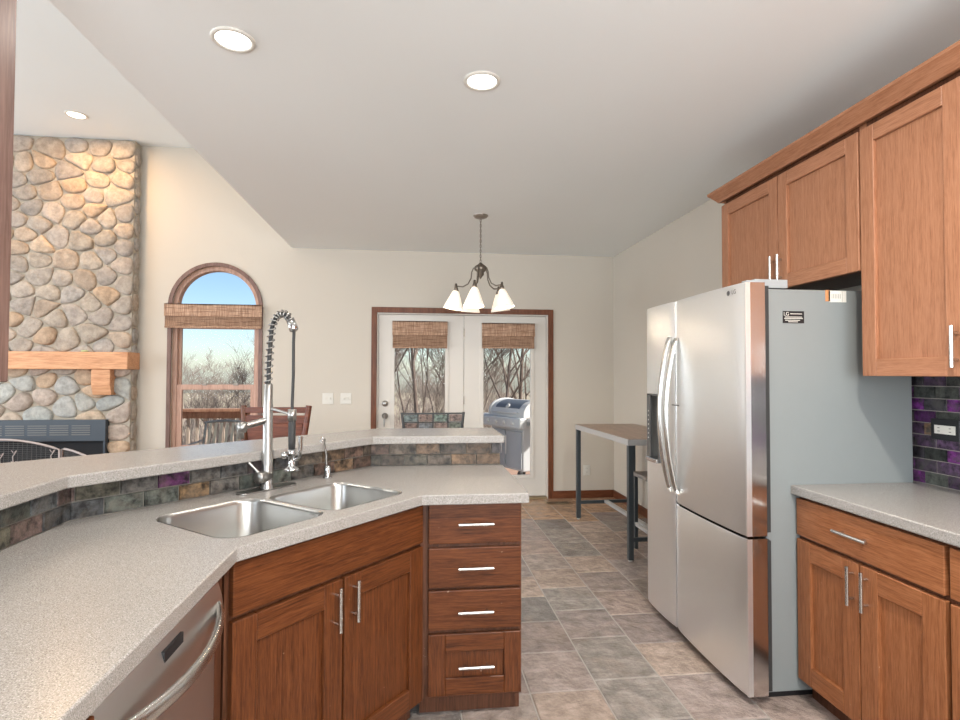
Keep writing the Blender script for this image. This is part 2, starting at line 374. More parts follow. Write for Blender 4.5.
def sash(z0, z1, y, w):
    mb = MB(); a, b = WC - WR + .04, WC + WR - .04
    mb.T = Twi(y); mb.prism([(a, z0), (b, z0), (b, z1), (a, z1)], 0, .035, [[(a + w, z0 + w), (b - w, z0 + w), (b - w, z1 - w), (a + w, z1 - w)]]); return build('sash', mb, sash_wood, win, bevel=.003)
sash(1.235, 1.90, YB + .075, .032)
s2 = sash(WB + .03, 1.27, YB + .04, .055)
mb = MB()
for q in (WC - .12, WC + .2): mb.box(q - .025, q + .025, YB + .03, YB + .05, 1.262, 1.285)
build('sash_lock', mb, bronze, s2)
mb = MB(); mb.T = Twi(YB + .09); mb.prism(archloop(WR - .045, WB + .04), 0, .004); build('window_glass', mb, glass_m, win)
struct(build('trim_1', MB().box(WC - WR - .1, WC + WR + .1, YB - .07, YB + .03, WB - .03, WB), win_wood, bevel=.004))

# ------------------------------------------------------------ patio doors
door = bpy.data.objects.new('door_1', None); COL.objects.link(door); door.location = ((DX0 + DX1) / 2, YB, 0); struct(door)
mb = MB(); mb.T = Twi(YB - .02)
mb.prism([(DX0 - .06, 0), (DX0, 0), (DX0, DT), (DX1, DT), (DX1, 0), (DX1 + .06, 0), (DX1 + .06, DT + .06), (DX0 - .06, DT + .06)], 0, .022); build('door_casing', mb, trim_wood, door, bevel=.005)
mb = MB(); mb.T = Twi(YB + .002)
mb.prism([(DX0, 0), (DX0 + .012, 0), (DX0 + .012, DT - .012), (DX1 - .012, DT - .012), (DX1 - .012, 0), (DX1, 0), (DX1, DT), (DX0, DT)], 0, .14); build('door_jamb', mb, white_m, door)
build('threshold', MB().box(DX0 + .012, DX1 - .012, YB - .02, YB + .15, 0.0, .022), brass, door, bevel=.004)
DM = 0.53
for (a, b, g0, g1, nm) in ((DX0 + .015, DM - .002, -.235, .325, 'l'), (DM + .002, DX1 - .015, .745, 1.285, 'r')):
    mb = MB(); mb.T = Twi(YB + .03)
    mb.prism([(a, .028), (b, .028), (b, DT - .015), (a, DT - .015)], 0, .045, [[(g0, .26), (g1, .26), (g1, 1.93), (g0, 1.93)]])
    mb.T = Twi(YB + .018)
    mb.prism([(g0 - .035, .225), (g1 + .035, .225), (g1 + .035, 1.965), (g0 - .035, 1.965)], 0, .014, [[(g0 + .004, .264), (g1 - .004, .264), (g1 - .004, 1.926), (g0 + .004, 1.926)]])
    leaf = build('door_leaf', mb, white_m, door, bevel=.003)
    build('glass_pane', MB().box(g0, g1, YB + .05, YB + .055, .26, 1.93), glass_m, leaf)
    if nm == 'l':
        mb = MB(); mb.lathe([(0, -.028), (.022, -.028), (.032, -.012), (.034, 0)], 20, (-.33, YB + .03, 1.065), (0, 1, 0)); build('deadbolt', mb, faucet_m, leaf)
        mb = MB(); mb.lathe([(0, -.03), (.018, -.03), (.022, -.01), (.034, -.006), (.034, 0)], 20, (-.33, YB + .03, .93), (0, 1, 0))
        mb.tube([(-.33, YB + .0, .93), (-.332, YB - .02, .92), (-.335, YB - .028, .88), (-.335, YB - .024, .82)], [.012, .011, .010, .008], 10); build('lever_handle', mb, faucet_m, leaf)
    for zz in (.3, 1.1, 1.85):
        if nm == 'r': build('hinge', MB().box(DM - .005, DM + .005, YB + .018, YB + .032, zz - .045, zz + .045), bronze, leaf)
def blind(x0, x1, z0, z1, y, label):
    mb = MB(); h = z1 - z0
    t = thing('bamboo_blind', label, 'blind', ((x0 + x1) / 2, y, z0), 0, 'woven wood window blinds')
    build('valance', MB().box(x0, x1, y - .045, y - .03, z0 + h * .47, z1).box(x0, x1, y - .045, y, z1 - .012, z1), blind_m, t, bevel=.002)
    m2 = MB()
    for k in range(3): m2.box(x0 + .004, x1 - .004, y - .027 + .007 * k, y - .021 + .007 * k, z0 + .012 * k, z0 + h * .55)
    nn = int(h * .5 / .011)
    for k in range(nn): m2.tube([(x0 + .004, y - .03, z0 + .006 + k * .011), (x1 - .004, y - .03, z0 + .006 + k * .011)], .0045, 6)
    build('folded_slats', m2, blind_m, t)
    build('bottom_rail', MB().box(x0 + .004, x1 - .004, y - .04, y - .018, z0 - .006, z0 + .012), blind_m, t, bevel=.002)
blind(-2.585, -1.615, 1.865, 2.11, YB - .022, 'brown woven bamboo blind hung across the arched window')
blind(-.255, .345, 1.675, 1.965, YB + .012, 'bamboo blind on left patio door leaf, beside the door lever')
blind(.725, 1.32, 1.68, 1.955, YB + .012, 'bamboo blind on right patio door leaf, above the outdoor grill')

# wall plates
def plate(name, x, z, w, hgt, lab, cat, toggles):
    t = thing(name, lab, cat, (x, YB, z))
    build('cover_plate', MB().box(x - w / 2, x + w / 2, YB - .006, YB, z - hgt / 2, z + hgt / 2), plastic_w, t, bevel=.002)
    for q in toggles:
        mb = MB()
        if cat == 'switch': mb.box(x + q - .006, x + q + .006, YB - .016, YB - .005, z - .012, z + .012); build('toggle', mb, plastic_w, t, bevel=.001)
        else:
            mb.box(x - .016, x + .016, YB - .009, YB - .005, z + q - .014, z + q + .014); mb.mi = 1
            for e in (-.006, .006): mb.box(x + e - .001, x + e + .001, YB - .0095, YB - .0088, z + q - .005, z + q + .005)
            build('socket', mb, [plastic_w, black_m], t)
plate('light_switch', -.935, 1.122, .115, .118, 'double light switch plate on back wall, farther from patio door', 'switch', (-.023, .023))
plate('light_switch', -.745, 1.122, .115, .118, 'double light switch plate on back wall, closest to patio door', 'switch', (-.023, .023))
plate('wall_outlet', 1.92, .31, .075, .118, 'pale wall outlet low on back wall behind the pub table', 'outlet', (-.02, .02))
# floor register
mb = MB().box(1.40, 1.66, 5.86, 5.97, 0, .006)
for k in range(11): mb.mi = 1; mb.box(1.415 + k * .0215, 1.425 + k * .0215, 5.875, 5.955, .006, .0075)
t = build('floor_register', mb, [brass, darkgap]); tag(t, 'brown metal floor vent register by the patio door threshold', 'floor vent')

# ------------------------------------------------------------ ceiling lights
def downlight(x, y, z, r, lab, e, col, mt):
    t = thing('recessed_light', lab, 'ceiling light', (x, y, z), 0, 'recessed ceiling lights')
    mb = MB(); mb.lathe([(r * .80, 0.0005), (r * .80, -.004), (r * .86, -.008), (r, -.006), (r * 1.02, 0)], 40, (x, y, z)); build('trim_ring', mb, plastic_w, t)
    mb = MB(); mb.lathe([(0, -.003), (r * .81, -.003), (r * .81, -.001)], 40, (x, y, z)); build('lens', mb, mt, t)
    lamp('recessed_lamp', 'AREA', (x, y, z - .012), e, col, r * 1.5, None, (0, 0, -1))
DL = 7
downlight(-.739, 2.315, ZC, .084, 'bright recessed ceiling light above the sink corner', DL, WARM, lamp_glow)
downlight(.294, 2.51, ZC, .084, 'bright recessed ceiling light over the kitchen aisle', DL, WARM, lamp_glow)
downlight(-3.12, 5.47, ZL, .09, 'warm recessed light in the high ceiling before the stone chimney', 17, (1, .60, .28), lamp_glow_w)
for (x, y, e_) in ((1.0, .8, 48), (-.3, .5, 4), (.6, -1.1, 11)):
    lamp('recessed_lamp', 'AREA', (x, y, ZC - .012), e_, WARM, .13, None, (0, 0, -1))
lamp('recessed_lamp', 'AREA', (-4.2, 2.4, ZL - .012), 45, WARM, .13, None, (0, 0, -1))

# chandelier
cx, cy = .54, 4.67
t = thing('chandelier', 'bronze hanging chandelier with glowing frosted cone shades before patio doors', 'chandelier', (cx, cy, 1.93))
mb = MB(); mb.lathe([(0, -.03), (.02, -.03), (.05, -.02), (.062, -.008), (.064, 0)], 28, (cx, cy, ZC)); build('ceiling_canopy', mb, mat('canopy_metal', (.35, .32, .29), .3, .9), t)
mb = MB()
for k in range(17):
    z = 2.70 - k * .0215; a = (k % 2) * math.pi / 2; ux, uy = math.cos(a), math.sin(a)
    mb.tube([(cx + .006 * math.cos(q) * ux, cy + .006 * math.cos(q) * uy, z - .011 + .016 * math.sin(q)) for q in [i * math.pi / 5 for i in range(10)]], .0022, 6, closed=True)
build('chain', mb, bronze, t)
mb = MB(); mb.lathe([(0, .03), (.012, .03), (.02, .02), (.05, .0), (.052, -.03), (.028, -.05), (.03, -.07), (.012, -.09), (0, -.11)], 24, (cx, cy, 2.30)); build('hub', mb, bronze, t)
for k in range(5):
    a = math.radians(178 + 72 * k); ux, uy = math.cos(a), math.sin(a); P = lambda r, z: (cx + ux * r, cy + uy * r, z)
    mb = MB(); mb.tube([P(.03, 2.29), P(.06, 2.285), P(.075, 2.25), P(.08, 2.20), P(.105, 2.15), P(.15, 2.125), P(.20, 2.13), P(.205, 2.14)], .0055, 8)
    mb.lathe([(0, .028), (.009, .026), (.011, 0), (.016, -.01), (.025, -.045), (0, -.045)], 16, P(.207, 2.125), (-ux * .0, -uy * .0, 1))
    arm = build('arm', mb, bronze, t)
    ax = Vector((-ux * .16, -uy * .16, 1)).normalized(); o = Vector(P(.207, 2.09))
    mb = MB(); mb.lathe([(.022, 0), (.03, -.012), (.052, -.065), (.078, -.135), (.086, -.155), (.083, -.153), (.075, -.133), (.05, -.064), (.028, -.012)], 28, o, ax)
    sh = build('lamp_shade', mb, shade_m, arm)
    lamp('shade_bulb', 'POINT', tuple(o - ax * .12), 2.6, (1, .82, .6), .03)

# ------------------------------------------------------------ cabinets helpers (local frame: face at y=0 looking to -y)
def bar_handle(parent, T, x, z, length, vert):
    mb = MB(); mb.T = T; y = -.046
    if vert:
        mb.tube([(x, y, z - length / 2), (x, y, z + length / 2)], .0068, 12)
        for q in (-.32, .32): mb.tube([(x, -.022, z + q * length), (x, y, z + q * length)], .0058, 8)
    else:
        mb.tube([(x - length / 2, y, z), (x + length / 2, y, z)], .0068, 12)
        for q in (-.32, .32): mb.tube([(x + q * length, -.022, z), (x + q * length, y, z)], .0058, 8)
    return build('handle', mb, nickel, parent)
def shaker(name, parent, T, x0, x1, z0, z1, mv, mh, st=.075, th=.022):
    mb = MB(); mb.T = T
    mb.mi = 0; mb.box(x0, x0 + st, -th, 0, z0, z1).box(x1 - st, x1, -th, 0, z0, z1)
    mb.mi = 1; mb.box(x0 + st, x1 - st, -th, 0, z0, z0 + st).box(x0 + st, x1 - st, -th, 0, z1 - st, z1)
    mb.mi = 0; mb.box(x0 + st - .002, x1 - st + .002, -th + .014, -.002, z0 + st - .002, z1 - st + .002)
    return build(name, mb, [mv, mh], parent, bevel=.0022, seg=1)
def slab(name, parent, T, x0, x1, z0, z1, m, th=.022):
    mb = MB(); mb.T = T; mb.box(x0, x1, -th, 0, z0, z1); return build(name, mb, m, parent, bevel=.003)
def body(parent, T, x0, x1, z0, z1, depth, m, kick=True, inner=None):
    mb = MB(); mb.T = T; mb.box(x0, x1, .001, depth, z0, z1)
    o = build('body', mb, m, parent)
    if kick:
        mb = MB(); mb.T = T; mb.box(x0, x1, .05, depth - .02, 0, z0); build('toe_kick', mb, oak_dark, parent)
    return o

# ------------------------------------------------------------ peninsula
A0 = math.atan2(.61, .51)                      # direction of the sink diagonal
SP = [(.445, 2.925), (-.228, 2.925), (-1.105, 1.945), (-1.105, -.6)]          # backsplash line
tdir = Vector((math.cos(A0), math.sin(A0))); ndir = Vector((-math.sin(A0), math.cos(A0)))
CF = [(-.482, -.6), (-.482, 1.600), (.028, 2.207), (.455, 2.207)]            # counter front edge
Q0 = Vector(CF[1])
def tn(t, n): p = Q0 + tdir * t + ndir * n; return (p.x, p.y)
bowlL = dict(cx=.215, cy=.303, w=.388, d=.445, r=.075); bowlR = dict(cx=.619, cy=.287, w=.39, d=.395, r=.06)
hl = rrect(bowlL['cx'], bowlL['cy'], bowlL['w'], bowlL['d'], bowlL['r'], T=lambda p: tn(*p))
hr = rrect(bowlR['cx'], bowlR['cy'], bowlR['w'], bowlR['d'], bowlR['r'], T=lambda p: tn(*p))
mb = MB(); mb.prism(CF + [(.455, 2.93)] + SP, .874, .914, [hl, hr])
tag(build('countertop', mb, counter_m, bevel=.006, seg=3), 'speckled grey lower countertop of the angled peninsula, around the sink', 'countertop')
# sink
t = thing('double_bowl_sink', 'stainless steel undermount double bowl sink in the angled counter', 'sink', (*tn(.4, .3), .66))
def bowl(b, depth):
    mb = MB(); rings = []
    for (ins, z, rr) in ((.001, .9135, 0), (.004, .9125, 0), (.008, .9, 0), (.014, .874 - depth + .03, 0), (.03, .874 - depth + .008, 0), (.06, .874 - depth, 0)):
        rings.append([(*p, z) for p in rrect(b['cx'], b['cy'], b['w'] - 2 * ins, b['d'] - 2 * ins, max(.012, b['r'] - ins * .6), T=lambda p: tn(*p))])
    n = len(rings[0]); vs = [p for r_ in rings for p in r_]; fs = [(i * n + (j + 1) % n, i * n + j, (i + 1) * n + j, (i + 1) * n + (j + 1) % n) for i in range(len(rings) - 1) for j in range(n)]
    fs.append(tuple((len(rings) - 1) * n + j for j in range(n)))
    mb.add(vs, fs, True); o = build('bowl', mb, sink_steel, t)
    md = MB(); md.lathe([(.048, .001), (.045, .004), (.036, .003), (.03, -.004), (0, -.004)], 24, (*tn(b['cx'], b['cy'] + .03), .874 - depth + .001)); build('drain', md, chrome, o)
bowl(bowlL, .20); bowl(bowlR, .17)
# knee wall + bar top
def offset_poly(n0):
    return None
KB = [(.445, 2.937), (.445, 3.06), (-.29, 3.06), (-1.24, 2.0), (-1.24, -.6), (-1.117, -.6), (-1.117, 1.94), (-.233, 2.937)]
struct(build('wall_peninsula', MB().prism(KB, 0, 1.03), wall_m))
bar = [(.462, 2.885), (.462, 3.315), (-.235, 3.315), (-1.53, 2.10), (-1.53, -.6), (-1.07, -.6), (-1.07, 1.875), (-.212, 2.885)]
tag(build('raised_counter', MB().prism(bar, 1.03, 1.07), counter_m, bevel=.006, seg=3), 'speckled grey raised bar top above the slate backsplash of the peninsula', 'counter')
# backsplash tiles of the peninsula
mb = MB(); rnd = random.Random(5)
palL = [(.10, .10, .10), (.085, .09, .095), (.14, .13, .12), (.20, .125, .065), (.135, .10, .115), (.10, .11, .095), (.13, .14, .145), (.15, .10, .09), (.12, .11, .08)]
palB = [(.19, .13, .085), (.14, .11, .085), (.16, .10, .075), (.12, .105, .08), (.10, .09, .09), (.22, .14, .085)]
for si in range(3):
    a = Vector(SP[si]); b = Vector(SP[si + 1]); d = (b - a); Ls = d.length; d.normalize(); nn = Vector((d.y, -d.x)); nn = -nn if nn.y > 0 and si == 0 else nn
    if si == 1 and nn.x < 0: nn = -nn
    if si == 2 and nn.x < 0: nn = -nn
    def P(u, w, z): p = a + d * u + nn * w; return (p.x, p.y, z)
    mb.mi = 1; mb.col = (1, 1, 1)
    q = [P(0, -.012, .914), P(Ls, -.012, .914), P(Ls, -.0015, .914), P(0, -.0015, .914)]
    mb.add(q + [(p[0], p[1], 1.03) for p in q], [(0, 1, 2, 3), (4, 7, 6, 5), (0, 4, 5, 1), (1, 5, 6, 2), (2, 6, 7, 3), (3, 7, 4, 0)])
    mb.mi = 0
    for row in range(2):
        z0 = .916 + row * .0575; z1 = z0 + .0545; u = -.07 * row
        while u < Ls:
            w = rnd.uniform(.115, .135); u0, u1 = max(u, 0) + .0015, min(u + w, Ls) - .0015
            if u1 - u0 > .01:
                c0_ = rnd.choice(palB if si == 0 or (si == 1 and u < .35) else palL); k = rnd.uniform(.38, .7); c = c0_
                if si == 1 and row == 1 and .86 < u < .97: c = (.13, .03, .12)
                mb.col = tuple(v * k for v in c); e = rnd.uniform(.003, .006)
                q = [P(u0, -.002, z0), P(u1, -.002, z0), P(u1, -.002, z1), P(u0, -.002, z1), P(u0 + .002, e, z0 + .002), P(u1 - .002, e, z0 + .002), P(u1 - .002, e, z1 - .002), P(u0 + .002, e, z1 - .002)]
                mb.add(q, [(4, 5, 6, 7), (0, 1, 5, 4), (1, 2, 6, 5), (2, 3, 7, 6), (3, 0, 4, 7)])
            u += w
tag(build('slate_backsplash', mb, [slate_tile, grout_dark]), 'two rows of dark slate tiles between peninsula counter and raised bar', 'backsplash')

# drawer cabinet
T = frameM(0, 2.285, 0, 0)
t = thing('drawer_cabinet', 'oak base cabinet with four stacked drawers at the peninsula end', 'cabinet', (.23, 2.245, 0))
body(t, T, .022, .437, .085, .874, .62, oak_dark)
for (z0, z1, zh) in ((.705, .868, .786), (.530, .688, .610), (.362, .518, .436)):
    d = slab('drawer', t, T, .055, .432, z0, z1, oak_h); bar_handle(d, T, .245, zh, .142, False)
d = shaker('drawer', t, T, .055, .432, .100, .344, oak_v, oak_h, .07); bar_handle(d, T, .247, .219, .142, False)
# sink cabinet on the diagonal
ins = .046
p = Q0 + ndir * ins
Ts = frameM(p.x, p.y, 0, A0)
LD = (Vector(CF[2]) - Q0).length
t = thing('sink_cabinet', 'oak sink base cabinet with two shaker doors under the angled sink', 'cabinet', (*tn(LD / 2, ins), 0), A0)
xa, xb = .000, LD + .046
mb = MB(); mb.T = Ts; mb.box(xa - .006, xb + .004, .001, .03, .085, .872); mb.box(xa, xb, .03, .57, .085, .60); build('body', mb, oak_dark, t)
mb = MB(); mb.T = Ts; mb.box(xa - .006, xb + .004, .05, .5, 0, .085); build('toe_kick', mb, oak_dark, t)
slab('false_drawer_front', t, Ts, xa + .006, xb - .006, .716, .864, oak_h)
xm = xa + .006 + .406
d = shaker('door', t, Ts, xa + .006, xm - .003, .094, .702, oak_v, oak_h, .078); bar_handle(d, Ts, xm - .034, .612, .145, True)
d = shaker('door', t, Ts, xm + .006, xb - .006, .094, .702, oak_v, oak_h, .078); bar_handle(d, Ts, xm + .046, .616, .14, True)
# dishwasher (faces +X)
Td = frameM(-.522, .945, 0, math.pi / 2)       # local x = world +Y, local -y = world +X
t = thing('dishwasher', 'stainless steel dishwasher with bowed handle under the left counter', 'dishwasher', (-.8, 1.25, 0))
mb = MB(); mb.T = Td; mb.box(.0, .60, .02, .55, .09, .868); build('body', mb, black_m, t)
mb = MB(); mb.T = Td; mb.box(.0, .60, .06, .5, 0, .09); build('toe_kick', mb, black_m, t)
mb = MB(); mb.T = Td
prof = [(-.002, .10), (-.004, .12), (-.004, .70), (-.008, .725), (-.018, .745), (-.024, .76), (-.025, .78), (-.021, .81), (-.012, .84), (.000, .868)]
vs = []; nseg = 16
for i in range(nseg + 1):
    xx = .002 + .596 * i / nseg; bl = .008 * (1 - (2 * i / nseg - 1) ** 2)
    for (yy, zz) in prof: vs.append((xx, yy - bl, zz))
k = len(prof)
mb.add(vs, [(i * k + j, (i + 1) * k + j, (i + 1) * k + j + 1, i * k + j + 1) for i in range(nseg) for j in range(k - 1)], True)
mb.box(.002, .598, -.001, .02, .10, .866)
door_dw = build('door', mb, steel_dw, t)
mb = MB(); mb.T = Td
pth = []
for i in range(25):
    s_ = i / 24; xx = .03 + .54 * s_; b_ = math.sin(math.pi * s_) ** .75
    pth.append((xx, -.020 - .058 * b_, .790 - .010 * b_))
vs = []; nr = 12
for (xx, yy, zz) in pth:
    for j in range(nr):
        a = 2 * math.pi * j / nr; vs.append((xx, yy + .010 * math.cos(a), zz + .017 * math.sin(a)))
mb.add(vs, [(i * nr + (j + 1) % nr, i * nr + j, (i + 1) * nr + j, (i + 1) * nr + (j + 1) % nr) for i in range(24) for j in range(nr)] + [tuple(range(nr)), tuple(24 * nr + j for j in range(nr))][:2], True)
build('handle', mb, nickel, door_dw)
mb = MB(); mb.T = Td; mb.box(.245, .335, -.0285, -.01, .812, .834); o = build('display_window', mb, black_m, door_dw); o['label'] = 'small black display window'
mb = MB(); mb.T = Td; mb.box(.605, .655, -.002, .03, .0, .872)
o = build('cabinet_filler', mb, oak_dark); tag(o, 'narrow dark wood filler strip between dishwasher and sink cabinet', 'filler strip')
Tq = frameM(-.515, -.58, 0, math.pi / 2)
t = thing('base_cabinet', 'oak base cabinet at the near end of the left counter, before the dishwasher', 'cabinet', (-.8, .2, 0))
body(t, Tq, 0, 1.535, .085, .872, .55, oak_dark)
for i in range(3):
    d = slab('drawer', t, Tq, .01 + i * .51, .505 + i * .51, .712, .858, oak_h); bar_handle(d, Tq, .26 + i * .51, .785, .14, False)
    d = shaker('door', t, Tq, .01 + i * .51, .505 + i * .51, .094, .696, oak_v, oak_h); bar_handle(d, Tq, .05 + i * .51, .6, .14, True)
# upper cabinet at the left edge of the frame
Tu = frameM(-1.022, .3, 0, math.pi / 2)
t = thing('wall_cabinet', 'pinkish wood upper cabinet edge hanging at far left of frame', 'cabinet', (-1.15, .9, 1.367))
mb = MB(); mb.T = Tu; mb.box(0, 1.203, .001, .29, 1.372, ZC); build('body', mb, win_wood, t)
for i in range(2):
    d = shaker('door', t, Tu, .003 + .603 * i, .6 + .603 * i, 1.367, 2.6, win_wood, win_wood); bar_handle(d, Tu, .57 + .066 * i, 1.5, .14, True)

# ------------------------------------------------------------ faucet
def V(a): return Vector(a)
fb = V((*tn(.525, .597), .914)); u = V((.86, -.51, 0)).normalized()
t = thing('kitchen_faucet', 'tall brushed spring faucet with pull-down sprayer behind the sink', 'faucet', tuple(fb))
mb = MB(); mb.T = frameM(fb.x, fb.y, .914, A0)
mb.prism(rrect(0, 0, .27, .058, .028), .0003, .006); build('deck_plate', mb, faucet_m, t, bevel=.002)
mb = MB(); mb.lathe([(.027, .006), (.026, .012), (.022, .02), (.022, .135), (.019, .14), (.019, .345), (.0175, .35), (.0175, .43), (.012, .435), (0, .435)], 24, tuple(fb)); build('column', mb, faucet_m, t)
# spring arc
arc = []
for i in range(61):
    s_ = i / 60
    if s_ < .45: q = s_ / .45; arc.append(fb + V((0, 0, .43 + .205 * q)) + u * (.012 * q * q))
    else:
        q = (s_ - .45) / .55; a = math.pi * (1 - q * .83); arc.append(fb + V((0, 0, .635)) + u * (.012 + .058 + .058 * math.cos(a)) + V((0, 0, .085 * math.sin(a))))
mb = MB(); mb.tube(arc, .0088, 10); build('inner_hose', mb, rubber, t)
def frm(i):
    d = (arc[min(i + 1, 60)] - arc[max(i - 1, 0)]).normalized(); side = V((-u.y, u.x, 0)); return side, d.cross(side)
pts = []; turns = 17; NS = turns * 12
for i in range(NS + 1):
    s_ = i / NS * 60; k0 = min(int(s_), 59); fr = s_ - k0; c = arc[k0].lerp(arc[k0 + 1], fr); e1, e2 = frm(k0); a = 2 * math.pi * i / 12
    pts.append(c + e1 * .0145 * math.cos(a) + e2 * .0145 * math.sin(a))
mb = MB(); mb.tube(pts, .0030, 6); build('spring', mb, faucet_m, t)
end = arc[60]; dn = (arc[60] - arc[58]).normalized()
mb = MB(); mb.lathe([(0, -.012), (.017, -.012), (.018, .03), (.013, .034), (0, .034)], 20, tuple(end), tuple(dn)); build('spring_collar', mb, chrome, t)
hx = fb + u * .128
e0 = end + dn * .03
mb = MB(); mb.tube([e0, V((e0.x * .6 + hx.x * .4, e0.y * .6 + hx.y * .4, e0.z - .05)), V((hx.x + u.x * .004, hx.y + u.y * .004, fb.z + .47)), V((hx.x, hx.y, fb.z + .35)), V((hx.x, hx.y, fb.z + .30))], .0062, 10); build('spray_hose', mb, rubber, t)
mb = MB(); mb.tube([fb + V((0, 0, .335)), hx + V((0, 0, .31))], .006, 10); mb.lathe([(.011, -.025), (.017, -.025), (.017, .022), (.011, .022)], 20, tuple(hx + V((0, 0, .31)))); build('holder_arm', mb, faucet_m, t)
mb = MB(); mb.lathe([(0, .0), (.0125, 0), (.0145, .03), (.0145, .10), (.0115, .13), (0, .13)], 18, tuple(hx + V((0, 0, .17)))); o = build('grip', mb, rubber, t); o['label'] = 'black rubber spray grip'
mb = MB(); mb.lathe([(0, -.0), (.03, 0), (.031, .008), (.024, .014), (.014, .02), (.013, .06), (.017, .065), (.017, .085), (0, .088)], 22, tuple(hx + V((0, 0, .085))))
sd = V((-u.y, u.x, 0))
mb.tube([hx + V((0, 0, .125)), hx + V((.03, -.01, .135)), hx + V((.036, -.012, .17)), hx + V((.037, -.012, .225))], [.007, .007, .008, .009], 10)
mb.lathe([(0, 0), (.015, 0), (.015, .02), (0, .02)], 16, tuple(hx + V((-.016, -.01, .15))), (-1, -.4, 0)); build('spray_head', mb, chrome, t)
sp = V((-.80, -.60, 0)); s0 = fb + V((0, 0, .285))
mb = MB(); mb.tube([s0, s0 + sp * .10 + V((0, 0, -.022))], .0135, 16); e = s0 + sp * .11 + V((0, 0, -.024)); mb.lathe([(0, -.0), (.021, 0), (.022, .03), (.016, .034), (.0, .034)], 20, tuple(e + sp * .012), tuple(-sp)); mb.lathe([(0, -.036), (.013, -.036), (.013, 0)], 16, tuple(e + V((0, 0, -.008)))); build('swing_spout', mb, faucet_m, t)
lv = V((-.42, -.9, 0)).normalized(); c0 = fb + V((0, 0, .055))
mb = MB(); mb.lathe([(0, .058), (.021, .058), (.024, .054), (.024, .0), (.018, -.004)], 24, tuple(c0), tuple(lv))
k0 = c0 + lv * .04; mb.tube([k0 + V((-.008, 0, .02)), k0 + V((-.045, -.005, .062))], [.006, .0065], 10); build('lever', mb, faucet_m, t)
# soap dispenser / small tap
sb = V((*tn(.832, .585), .914))
t = thing('soap_tap', 'small slim metal tap beside the spring faucet, nearest right bowl', 'tap', tuple(sb))
mb = MB(); mb.lathe([(0, .0005), (.02, .0005), (.02, .006), (.014, .01), (.0155, .045), (.012, .055), (.006, .058), (0, .058)], 20, tuple(sb)); build('base', mb, chrome, t)
mb = MB(); mb.tube([sb + V((-.004, 0, .05)), sb + V((-.006, 0, .11)), sb + V((-.014, -.0, .15)), sb + V((-.012, -.004, .175)), sb + V((-.022, -.01, .185)), sb + V((-.028, -.014, .165))], [.005, .0045, .0045, .0055, .007, .007], 10); build('spout', mb, chrome, t)

# ------------------------------------------------------------ right-hand base cabinets and counter (faces look to -X)
XFACE = 1.657
def rbase(y_hi, y_lo, lab, two=True):
    # local x runs along world -Y
    T = frameM(XFACE, y_hi, 0, -math.pi / 2); w = y_hi - y_lo
    t = thing('base_cabinet', lab, 'cabinet', (XFACE, (y_hi + y_lo) / 2, 0), -math.pi / 2)
    body(t, T, 0, w, .085, .874, XR - XFACE - .002, oak_dark)
    d = slab('drawer', t, T, .008, w - .008, .704, .860, oak_halflit_h); bar_handle(d, T, w / 2 - .02, .785, .165, False)
    hw = w / 2
    d = shaker('door', t, T, .008, hw - .002, .094, .688, oak_halflit_v, oak_halflit_h, .08); bar_handle(d, T, hw - .028, .60, .145, True)
    d = shaker('door', t, T, hw + .004, w - .008, .094, .688, oak_halflit_v, oak_halflit_h, .08); bar_handle(d, T, hw + .038, .60, .145, True)
OAK_HALFLIT = ((0.16, 0.052, 0.017), (0.24, 0.085, 0.031), (0.33, 0.135, 0.06))  # same oak again, the right base cabinets' light put into its tone
oak_halflit_v = wood('halflit_oak_vertical', *OAK_HALFLIT, (95, 95, 5)); oak_halflit_h = wood('halflit_oak_horizontal', *OAK_HALFLIT, (5, 5, 110))
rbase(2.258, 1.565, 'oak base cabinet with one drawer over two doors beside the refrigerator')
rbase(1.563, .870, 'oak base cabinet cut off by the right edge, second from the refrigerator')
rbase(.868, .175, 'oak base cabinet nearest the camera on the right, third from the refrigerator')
tag(build('countertop', MB().box(1.617, XR - .0005, .17, 2.262, .874, .914), counter_m, bevel=.006, seg=3), 'speckled grey countertop on the right beside the refrigerator', 'countertop')
# right backsplash
mb = MB(); mb.mi = 1; mb.box(XR - .008, XR - .0005, .17, 2.33, .914, 1.40); mb.mi = 0; rnd = random.Random(21)
PP = [(.155, .018, .185), (.12, .02, .15), (.045, .045, .045), (.07, .075, .065), (.05, .055, .05), (.10, .10, .09), (.17, .03, .19), (.04, .035, .045), (.09, .05, .10)]
for row in range(9):
    z0 = .916 + row * .0535; z1 = z0 + .051; y = 2.33 - (row % 2) * .055 - .01 * rnd.random()
    first = True
    yy = 2.33
    while yy > .2:
        w = (.105 - (.05 if first and row % 2 else 0)); first = False; y0 = max(yy - w, .17) + .0015; y1 = yy - .0015
        c = rnd.choice(PP); k = rnd.uniform(.35, .9); mb.col = tuple(v * k for v in c)
        if row == 4 and yy > 2.0 and yy < 2.26: mb.col = (.17, .10, .06)
        xx = XR - .008; e = rnd.uniform(.003, .006)
        mb.add([(xx, y0, z0), (xx, y1, z0), (xx, y1, z1), (xx, y0, z1), (xx - e, y0 + .002, z0 + .002), (xx - e, y1 - .002, z0 + .002), (xx - e, y1 - .002, z1 - .002), (xx - e, y0 + .002, z1 - .002)],
               [(4, 7, 6, 5), (0, 4, 5, 1), (1, 5, 6, 2), (2, 6, 7, 3), (3, 7, 4, 0)])
        yy -= w
tag(build('tile_backsplash', mb, [purple_tile, grout_m]), 'purple and grey slate tile backsplash above the right counter', 'backsplash')
t = thing('wall_outlet', 'white outlet in a black plate on the purple tile backsplash', 'outlet', (XR - .015, 2.12, 1.115))
xo = XR - .015
